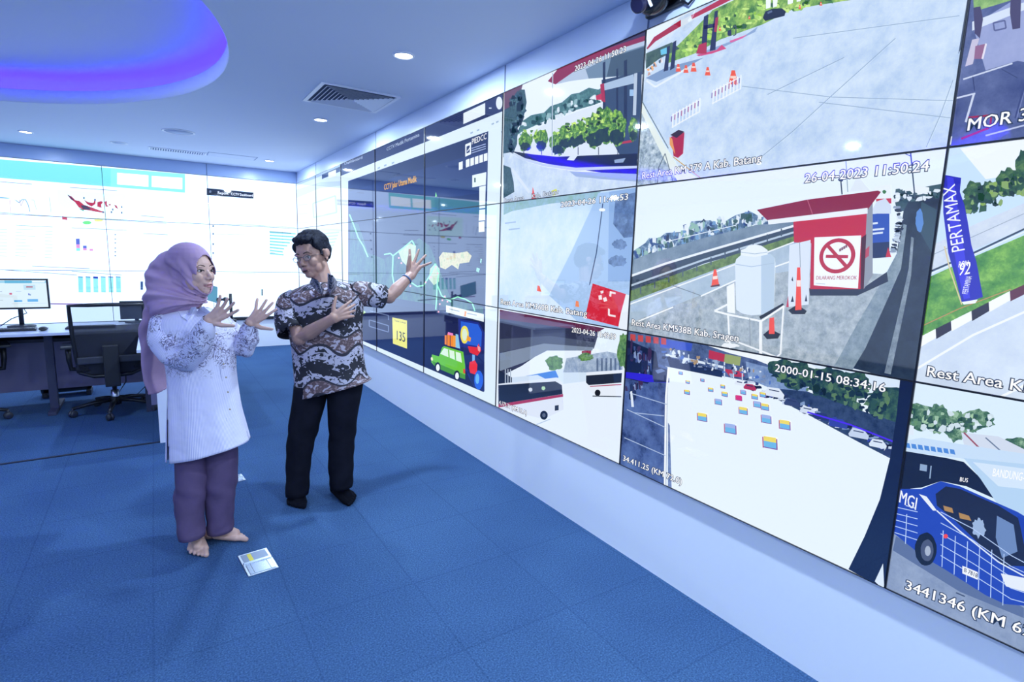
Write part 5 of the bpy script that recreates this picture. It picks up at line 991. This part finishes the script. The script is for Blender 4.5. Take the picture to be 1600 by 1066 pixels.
# tunic cloth: fine stripes plus grey printed sprays
def tunic_mat(name, floral):
    m = mat(name, (.7, .7, .8), .8); n, l, b = nodes(m); uvn = n.new('ShaderNodeUVMap'); uvn.uv_map = 'UVMap'
    wv = n.new('ShaderNodeTexWave'); wv.inputs['Scale'].default_value = 62; wv.bands_direction = 'X'; wv.inputs['Distortion'].default_value = .3; l.new(uvn.outputs[0], wv.inputs['Vector'])
    r = ramp(m.node_tree, [(.2, (.80, .78, .90)), (.8, (.48, .48, .72))]); l.new(wv.outputs['Fac'], r.inputs[0]); out = r.outputs[0]
    if floral:
        tc = n.new('ShaderNodeTexCoord'); nz = n.new('ShaderNodeTexNoise'); nz.inputs['Scale'].default_value = 24; nz.inputs['Detail'].default_value = 2.5; nz.inputs['Distortion'].default_value = 2.6; l.new(tc.outputs['Object'], nz.inputs['Vector'])
        ab = n.new('ShaderNodeMath'); ab.operation = 'SUBTRACT'; ab.inputs[1].default_value = .5; l.new(nz.outputs['Fac'], ab.inputs[0]); a2 = n.new('ShaderNodeMath'); a2.operation = 'ABSOLUTE'; l.new(ab.outputs[0], a2.inputs[0])
        r2 = ramp(m.node_tree, [(.022, (1, 1, 1)), (.05, (0, 0, 0))]); l.new(a2.outputs[0], r2.inputs[0])
        n3 = n.new('ShaderNodeTexNoise'); n3.inputs['Scale'].default_value = 11; l.new(tc.outputs['Object'], n3.inputs['Vector']); r3 = ramp(m.node_tree, [(.40, (0, 0, 0)), (.48, (1, 1, 1))]); l.new(n3.outputs['Fac'], r3.inputs[0])
        mu = n.new('ShaderNodeMath'); mu.operation = 'MULTIPLY'; l.new(r2.outputs[0], mu.inputs[0]); l.new(r3.outputs[0], mu.inputs[1])
        if floral == 'chest':
            sp = n.new('ShaderNodeSeparateXYZ'); l.new(uvn.outputs[0], sp.inputs[0]); r4 = ramp(m.node_tree, [(.10, (0, 0, 0)), (.14, (1, 1, 1)), (.30, (1, 1, 1)), (.36, (0, 0, 0))]); l.new(sp.outputs[1], r4.inputs[0])
            m4 = n.new('ShaderNodeMath'); m4.operation = 'MULTIPLY'; l.new(mu.outputs[0], m4.inputs[0]); l.new(r4.outputs[0], m4.inputs[1]); mu = m4
        mx = n.new('ShaderNodeMix'); mx.data_type = 'RGBA'; mx.inputs[7].default_value = (.13, .11, .20, 1); l.new(mu.outputs[0], mx.inputs[0]); l.new(out, mx.inputs[6]); out = mx.outputs[2]
    l.new(out, b.inputs['Base Color'])
    n5 = n.new('ShaderNodeTexNoise'); n5.inputs['Scale'].default_value = 9; tc5 = n.new('ShaderNodeTexCoord'); l.new(tc5.outputs['Object'], n5.inputs['Vector']); bp = n.new('ShaderNodeBump'); bp.inputs['Strength'].default_value = .5; bp.inputs['Distance'].default_value = .02; l.new(n5.outputs['Fac'], bp.inputs['Height']); l.new(bp.outputs[0], b.inputs['Normal'])
    return m
M_tunic = tunic_mat('pale_striped_tunic', 'chest'); M_sleeve = tunic_mat('pale_tunic_grey_sprays', 'all')
def tfold(th, t): return (.018*math.sin(5*th+3*t)+.012*math.sin(9*th-5*t+1))*min(1, t*1.6) + .012*math.sin(3*th+12*t)*(1-t)
def slit(t, k):       # side slits, opening towards the hem
    return (t > .60 and k == 58) or (t > .74 and k == 57) or (t > .80 and k == 59) or (t > .92 and k == 60) or (t > .92 and k == 2)
bm = loft(rings_t, sub=8, n=96, fold=tfold, ex=2.2, skip=slit)
tun = obj('tunic', bm, M_tunic, PW_, world=True); so = tun.modifiers.new('s', 'SOLIDIFY'); so.thickness = .003
def sfold(th, t): return .06*math.sin(4*th+9*t)*math.sin(math.pi*t) + .055*math.sin(11*t*math.pi+2*th)*math.sin(math.pi*t)
def sleeve(pts, rad, m, nm='sleeve', par=PW_, fold=sfold, n=36): 
    o = obj(nm, loft(tube_rings(pts, rad), sub=5, n=n, fold=fold), m, par, world=True); s_ = o.modifiers.new('s', 'SOLIDIFY'); s_.thickness = .003; return o
slv = sleeve([J(268, 494, .0), J(258, 508, -.03), J(259, 530, -.06), J(272, 552, -.10), J(291, 562, -.135), J(304, 550, -.17), J(314, 530, -.205), J(322, 511, -.235), wrR+(wrR-elR).normalized()*.004], [.055, .072, .075, .068, .056, .057, .054, .040, .029], M_sleeve)
obj('cuff', loft(tube_rings([wrR-(wrR-elR).normalized()*.035, wrR-(wrR-elR).normalized()*.01, wrR+(wrR-elR).normalized()*.008], [.036, .033, .031]), sub=3, n=30), M_sleeve, slv).location = (0, 0, 0)
slv2 = sleeve([J(340, 502, .10), J(352, 515, .10), J(366, 530, .09), J(381, 541, .06), J(387, 530, .03), J(389, 516, .0), wrL+(wrL-elL).normalized()*.003], [.055, .062, .064, .060, .052, .042, .029], M_sleeve)
obj('cuff', loft(tube_rings([wrL-(wrL-elL).normalized()*.03, wrL-(wrL-elL).normalized()*.01, wrL+(wrL-elL).normalized()*.008], [.036, .033, .030]), sub=3, n=30), M_sleeve, slv2).location = (0, 0, 0)
# collar points, placket and buttons lie on the tunic surface
dg = bpy.context.evaluated_depsgraph_get(); dg.update()
tb = BVHTree.FromPolygons([v.co.copy() for v in tun.data.vertices], [tuple(p_.vertices) for p_ in tun.data.polygons])
def onto(tree, x, y, off=.004):
    h = tree.ray_cast(CAM, ray(x, y).normalized()); p_ = h[0] if h[0] else at_depth(x, y, WD-.12); return p_ - ray(x, y).normalized()*off
def patch(nm, tree, pts, m, par, off=.005, th=.003):
    bm = bmesh.new(); V_ = [bm.verts.new(onto(tree, *p_, off)) for p_ in pts]; f = bm.faces.new(V_); bmesh.ops.triangulate(bm, faces=[f]); bmesh.ops.subdivide_edges(bm, edges=bm.edges[:], cuts=1)
    o = obj(nm, bm, m, par, world=True); s_ = o.modifiers.new('s', 'SOLIDIFY'); s_.thickness = th; s_.offset = 0; return o
M_plain = mat('pale_plain_cotton', (.68, .68, .84), .8)
patch('collar', tb, [(278, 486), (290, 481), (306, 480), (308, 487), (297, 493), (293, 501), (284, 495)], M_plain, PW_, .012)
patch('collar', tb, [(309, 482), (318, 479), (330, 486), (336, 494), (324, 490), (314, 486)], M_plain, PW_, .010)
plk = bmesh.new(); uv_pts = [(325, 500), (333, 530), (341, 560), (348, 600), (352, 640), (356, 690)]
tube(plk, [onto(tb, *p_, .0) for p_ in uv_pts], .0022, 6); obj('placket', plk, mat('placket_edge', (.42, .42, .62), .8), PW_, world=True)
for x, y in ((338, 522), (344, 545), (349, 569), (353, 590), (356, 613), (359, 640)):
    c = onto(tb, x, y, .002); bm = bmesh.new(); dd = (CAM-c).normalized(); ellipsoid(bm, c, (.003, .0055, .0055), (dd, dd.cross(ZZ).normalized(), ZZ), 12); obj('button', bm, mat('tan_button', (.40, .32, .24), .4), PW_, world=True)
# trousers
M_trW = noise_mat('dusk_purple_trousers', [(.3, (.070, .045, .115)), (.7, (.095, .062, .15))], 12, .8, .15, 30)
def wf_(th, t): return .022*math.sin(3*th+14*t)+.10*math.sin(34*t+2*th)*max(0, t-.5)+.055*math.sin(30*t-3*th+2)*math.exp(-((t-.5)/.12)**2)
for P_ in ([W.ring(284, 320, 640, -.02, .07), W.ring(279, 322, 700, -.03, .085), W.ring(279, 323, 745, -.045, .085), W.ring(277, 319, 775, -.055, .078), W.ring(279, 315, 805, -.07, .070), W.ring(283, 317, 838, -.085, .066)],
           [W.ring(320, 358, 640, .03, .07), W.ring(322, 368, 700, .03, .085), W.ring(323, 367, 745, .03, .085), W.ring(325, 364, 775, .03, .078), W.ring(326, 362, 805, .03, .070), W.ring(327, 361, 829, .03, .066)]):
    o = obj('trouser_leg', loft(P_, sub=5, n=36, fold=wf_), M_trW, PW_, world=True); s_ = o.modifiers.new('s', 'SOLIDIFY'); s_.thickness = .003

# ---- the man ------------------------------------------------------------
MD = 3.33; Mn = Person(MD); J = Mn.J
mroot = on_floor(503, 790); PM = thing('person', 'dark haired man in glasses and a brown and white patterned shirt, pointing at the map', 'person', mroot)
yaw = math.radians(17); til = math.radians(11)
up0 = (ZZ*math.cos(til)-RH*math.sin(til)); mf, ml, mu_ = head_frame(-FH*math.cos(yaw)-RH*math.sin(yaw)-ZZ*.16, up0)
HM = J(488, 400, .0); HSM = 1.10
rm = [Mn.ring(490, 527, 442, .03, .062, 440), Mn.ring(470, 545, 449, .02, .085, 445), Mn.ring(448, 563, 462, .0, .105, 456), Mn.ring(447, 566, 482, .0, .125, 478), Mn.ring(452, 565, 510, .0, .128), Mn.ring(457, 566, 540, .0, .122), Mn.ring(460, 569, 570, .0, .120), Mn.ring(462, 574, 596, .0, .125, 588), Mn.ring(465, 579, 622, .0, .128, 594)]
shR, elR, wrR = J(455, 474, -.02), J(468, 529, -.13), J(521, 497, -.22)
shL, elL, wrL = J(554, 457, .02), J(608, 464, .14), J(641, 431, .24)
hipR, hipL = J(487, 615, .0), J(541, 612, .02); kneeR, kneeL = J(471, 700, -.02), J(536, 695, .02)
TrM, TlM = on_floor(463, 799), on_floor(558, 789); hR = TrM + (on_floor(465, 772)-TrM).normalized()*.26; hL = TlM + (on_floor(522, 769)-TlM).normalized()*.26
ankR = Vector((hR.x, hR.y, .11))-(hR-TrM).normalized()*.05; ankL = Vector((hL.x, hL.y, .11))-(hL-TlM).normalized()*.05
skinM = skin_mat('skin_man', (.40, .235, .19)); bm = bmesh.new(); head(bm, HM, mf, ml, mu_, HSM, True)
cap_tube(bm, [HM-mf*.025-mu_*.05, J(503, 436, .03), J(508, 458, .03)], [.060, .060, .068])
loft_into(bm, [(c, a*.82, b*.80) for c, a, b in rm[:8]], n=28, sub=2)
cap_tube(bm, [shR, elR, (elR*.7+wrR*.3), wrR], [.050, .042, .043, .0270]); cap_tube(bm, [shL, elL, (elL*.65+wrL*.35), wrL], [.050, .043, .043, .0275])
for a_, k_, b_ in ((hipR, kneeR, ankR), (hipL, kneeL, ankL)): cap_tube(bm, [a_, k_, b_], [.078, .055, .036])
hd = J(539, 488, -.185)-wrR; hand(bm, wrR, hd, UPV*.95-RGT*.15, FH, 1.06, spread=(10, 3, -6, -16), curl=(10, 14, 18, 22), thumb=(62, .1))
hd = J(650, 411, .25)-wrL; hand(bm, wrL, hd, -RGT*.8+UPV*.35, -FH, 1.14, spread=(26, 4, -16, -44), curl=(2, 0, -2, 0), thumb=(20, .35), lens=(.072, .080, .074, .064), wid=.040)
for (h, tt, an, big) in ((hR, TrM, ankR, 1), (hL, TlM, ankL, -1)):
    d, l, H, L = foot(bm, h, tt, 1.1, ankle=an); foot_toes(bm, d, l, H, L, big, 1.1, False)
meM = remesh(bm, .0040, 2); meshobj('body', meM, skinM, PM, world=True)
surfM = face_parts(PM, meM, HM, mf, ml, mu_, HSM, (.02, .012, .01), (.02, .016, .018), (.28, .12, .12), skinM, True, (0, -.001), .005)
# hair: short sides, fuller top
bm = bmesh.new()
def EM(x, y, z, rx, ry, rz): ellipsoid(bm, HM+(mf*x+ml*y+mu_*z)*HSM, (rx*HSM, ry*HSM, rz*HSM), (mf, ml, mu_), 22)
EM(-.028, 0, .060, .100, .084, .082); EM(-.050, 0, .022, .080, .079, .080); EM(.035, 0, .098, .054, .062, .026); EM(.055, .01, .090, .036, .050, .020); EM(-.02, 0, .115, .07, .06, .030)
for y in (-1, 1): EM(.012, y*.070, .058, .040, .0150, .036); EM(.012, y*.0745, .015, .009, .005, .024)
me = remesh(bm, .0045, 3); b2 = bmesh.new(); b2.from_mesh(me); bpy.data.meshes.remove(me)
for v in b2.verts:
    q_ = v.co-HM; t_ = noise.noise(Vector((q_.dot(mf)*24, q_.dot(ml)*60, q_.dot(mu_)*24))); v.co += v.normal*.007*t_
me = bpy.data.meshes.new('hair'); b2.to_mesh(me); b2.free(); M_hair = noise_mat('black_hair', [(.4, (.006, .007, .014)), (.6, (.014, .017, .032))], 70, .7, .5, 130, spec=.15); meshobj('hair', me, M_hair, PM, world=True)
# glasses
M_gl = mat('glasses_frame', (.05, .04, .05), .3); bm = bmesh.new(); hm = lambda x, y, z: HM+(mf*x+ml*y+mu_*z)*HSM
lens_pts = []
for sd in (-1, 1):
    pts = [hm(.094-.004*abs(math.cos(a)), sd*.034+.0235*math.cos(a), -.002+.0155*math.sin(a)*(1 if math.sin(a) > 0 else 1.0)) for a in [2*math.pi*i/20 for i in range(21)]]
    tube(bm, pts, .0013, 6, False); lens_pts.append(pts[:-1])
    tube(bm, [hm(.092, sd*.057, .004), hm(.05, sd*.076, .004), hm(-.01, sd*.083, .002), hm(-.025, sd*.083, -.008)], .0014, 6)
tube(bm, [hm(.093, -.011, .004), hm(.098, 0, .006), hm(.093, .011, .004)], .0013, 6); gl = obj('glasses', bm, M_gl, PM, world=True)
for pts in lens_pts:
    bm = bmesh.new(); bm.faces.new([bm.verts.new(p_) for p_ in pts]); obj('glasses_lens', bm, mat('clear_lens', (.8, .85, .9), .05, alpha=.14), gl)
# bracelet on the raised wrist
bm = bmesh.new(); ax = (wrL-elL).normalized(); a_ = ax.cross(ZZ).normalized(); b_ = ax.cross(a_); c = wrL-ax*.035
tube(bm, [c+(a_*math.cos(2*math.pi*i/24)+b_*math.sin(2*math.pi*i/24))*.0315 for i in range(25)], .006, 8, False); obj('bracelet', bm, mat('blue_band', (.05, .10, .22), .5), PM, world=True)

def batik_mat():
    m = mat('batik_cotton', (.1, .1, .1), .75); n, l, b = nodes(m); uvn = n.new('ShaderNodeUVMap'); uvn.uv_map = 'UVMap'; nt = m.node_tree
    def M_(op, a, b_=None, c=None):
        x = n.new('ShaderNodeMath'); x.operation = op
        for i, v in enumerate((a, b_, c)):
            if v is None: continue
            if isinstance(v, (int, float)): x.inputs[i].default_value = v
            else: l.new(v, x.inputs[i])
        return x.outputs[0]
    sp = n.new('ShaderNodeSeparateXYZ'); l.new(uvn.outputs[0], sp.inputs[0]); U, Vv = sp.outputs[0], sp.outputs[1]
    def NZ(sc, det=2, dist=0):
        z = n.new('ShaderNodeTexNoise'); z.inputs['Scale'].default_value = sc; z.inputs['Detail'].default_value = det; z.inputs['Distortion'].default_value = dist; l.new(uvn.outputs[0], z.inputs['Vector']); return z.outputs['Fac']
    wave = M_('MULTIPLY', M_('SINE', M_('ADD', M_('MULTIPLY', U, 34.0), M_('MULTIPLY', Vv, 4.0))), .028)
    warp = M_('MULTIPLY', M_('SUBTRACT', NZ(5), .5), .07)
    s = M_('FRACT', M_('MULTIPLY', M_('ADD', M_('ADD', M_('SUBTRACT', Vv, .085), wave), warp), 1/.29))      # one repeat of the bands
    # frayed coral edge: threshold moved by fine noise
    fine = M_('MULTIPLY', M_('SUBTRACT', NZ(32, 1.6, 1.2), .5), .85)
    s2 = M_('ADD', s, fine)
    def band(v, lo, hi): return M_('MULTIPLY', M_('GREATER_THAN', v, lo), M_('LESS_THAN', v, hi))
    def mixc(fac, c1, c2):
        x = n.new('ShaderNodeMix'); x.data_type = 'RGBA'; l.new(fac, x.inputs[0])
        for i, c in ((6, c1), (7, c2)):
            if isinstance(c, tuple): x.inputs[i].default_value = (*c, 1)
            else: l.new(c, x.inputs[i])
        return x.outputs[2]
    black, white, brown, line = (.010, .011, .022), (.44, .42, .52), (.10, .062, .070), (.022, .02, .034)
    spk = NZ(95, 2); brownc = mixc(M_('GREATER_THAN', spk, .56), brown, (.24, .17, .19))
    blob = NZ(26, 1, 1.8); brown2 = mixc(M_('GREATER_THAN', blob, .565), brownc, (.42, .38, .46))
    c = mixc(band(s2, .33, .66), white, black)              # white sprays reaching into a black field
    c = mixc(M_('GREATER_THAN', NZ(75, 1, 1.0), .64), c, black)
    c = mixc(M_('GREATER_THAN', s, .80), c, brown2); c = mixc(M_('LESS_THAN', s, .07), c, brown2)
    c = mixc(band(s, .07, .125), c, line); c = mixc(band(s, .76, .81), c, line)
    l.new(c, b.inputs['Base Color'])
    nz = n.new('ShaderNodeTexNoise'); nz.inputs['Scale'].default_value = 8; tc = n.new('ShaderNodeTexCoord'); l.new(tc.outputs['Object'], nz.inputs['Vector']); bp = n.new('ShaderNodeBump'); bp.inputs['Strength'].default_value = .4; bp.inputs['Distance'].default_value = .02; l.new(nz.outputs['Fac'], bp.inputs['Height']); l.new(bp.outputs[0], b.inputs['Normal'])
    return m
M_batik = batik_mat()
def mfold(th, t): return .012*math.sin(4*th+5*t)+.010*math.sin(7*th-6*t)*t
bm = loft(rm, sub=5, n=72, fold=mfold, ex=2.3); sh = obj('shirt', bm, M_batik, PM, world=True); s_ = sh.modifiers.new('s', 'SOLIDIFY'); s_.thickness = .003
fm = lambda th, t: .03*math.sin(3*th+5*t)*t
sleeve([J(466, 464, .0), J(455, 474, -.01), J(451, 495, -.05), J(457, 520, -.09)], [.062, .080, .082, .083], M_batik, par=PM, fold=fm)
sleeve([J(548, 459, .0), J(560, 459, .02), J(578, 460, .07), J(598, 464, .125)], [.062, .076, .076, .074], M_batik, par=PM, fold=fm)
M_colr = noise_mat('batik_collar', [(.47, (.010, .011, .022)), (.50, (.40, .38, .48))], 42, .75)
tm = BVHTree.FromPolygons([v.co.copy() for v in sh.data.vertices], [tuple(p_.vertices) for p_ in sh.data.polygons])
patch('collar', tm, [(488, 434), (496, 438), (506, 452), (504, 462), (492, 452), (484, 442)], M_colr, PM, .012)
patch('collar', tm, [(512, 450), (515, 436), (512, 427), (520, 431), (527, 441), (524, 452), (516, 462)], M_colr, PM, .012)
bm = bmesh.new(); tube(bm, [onto(tm, *p_, 0) for p_ in ((509, 462), (515, 500), (520, 540), (524, 580), (528, 604))], .002, 6); obj('placket', bm, mat('dark_placket', (.02, .02, .03), .8), PM, world=True)
M_trM = noise_mat('black_trousers', [(.3, (.004, .005, .011)), (.7, (.008, .009, .018))], 12, .9, .1, 30, spec=.12)
for P_ in ([Mn.ring(461, 512, 600, .0, .105), Mn.ring(458, 506, 635, .0, .10), Mn.ring(452, 496, 670, -.01, .088), Mn.ring(450, 488, 700, -.02, .080), Mn.ring(449, 483, 735, -.02, .074), Mn.ring(448, 480, 772, -.03, .070)],
           [Mn.ring(510, 566, 598, .02, .105), Mn.ring(514, 560, 635, .02, .10), Mn.ring(515, 555, 670, .02, .088), Mn.ring(515, 552, 700, .02, .080), Mn.ring(515, 551, 735, .02, .074), Mn.ring(517, 549, 760, .02, .070)]):
    o = obj('trouser_leg', loft(P_, sub=5, n=36, fold=wf_), M_trM, PM, world=True); s_ = o.modifiers.new('s', 'SOLIDIFY'); s_.thickness = .003
M_sock = mat('black_socks', (.005, .006, .012), .9, spec=.1)
for (h, tt, an, big) in ((hR, TrM, ankR, 1), (hL, TlM, ankL, -1)):
    bm = bmesh.new(); d, l, H, L = foot(bm, h, tt, 1.20, ankle=an); foot_toes(bm, d, l, H, L, big, 1.22, False)
    me = remesh(bm, .0045, 4); meshobj('sock', me, M_sock, PM, world=True)
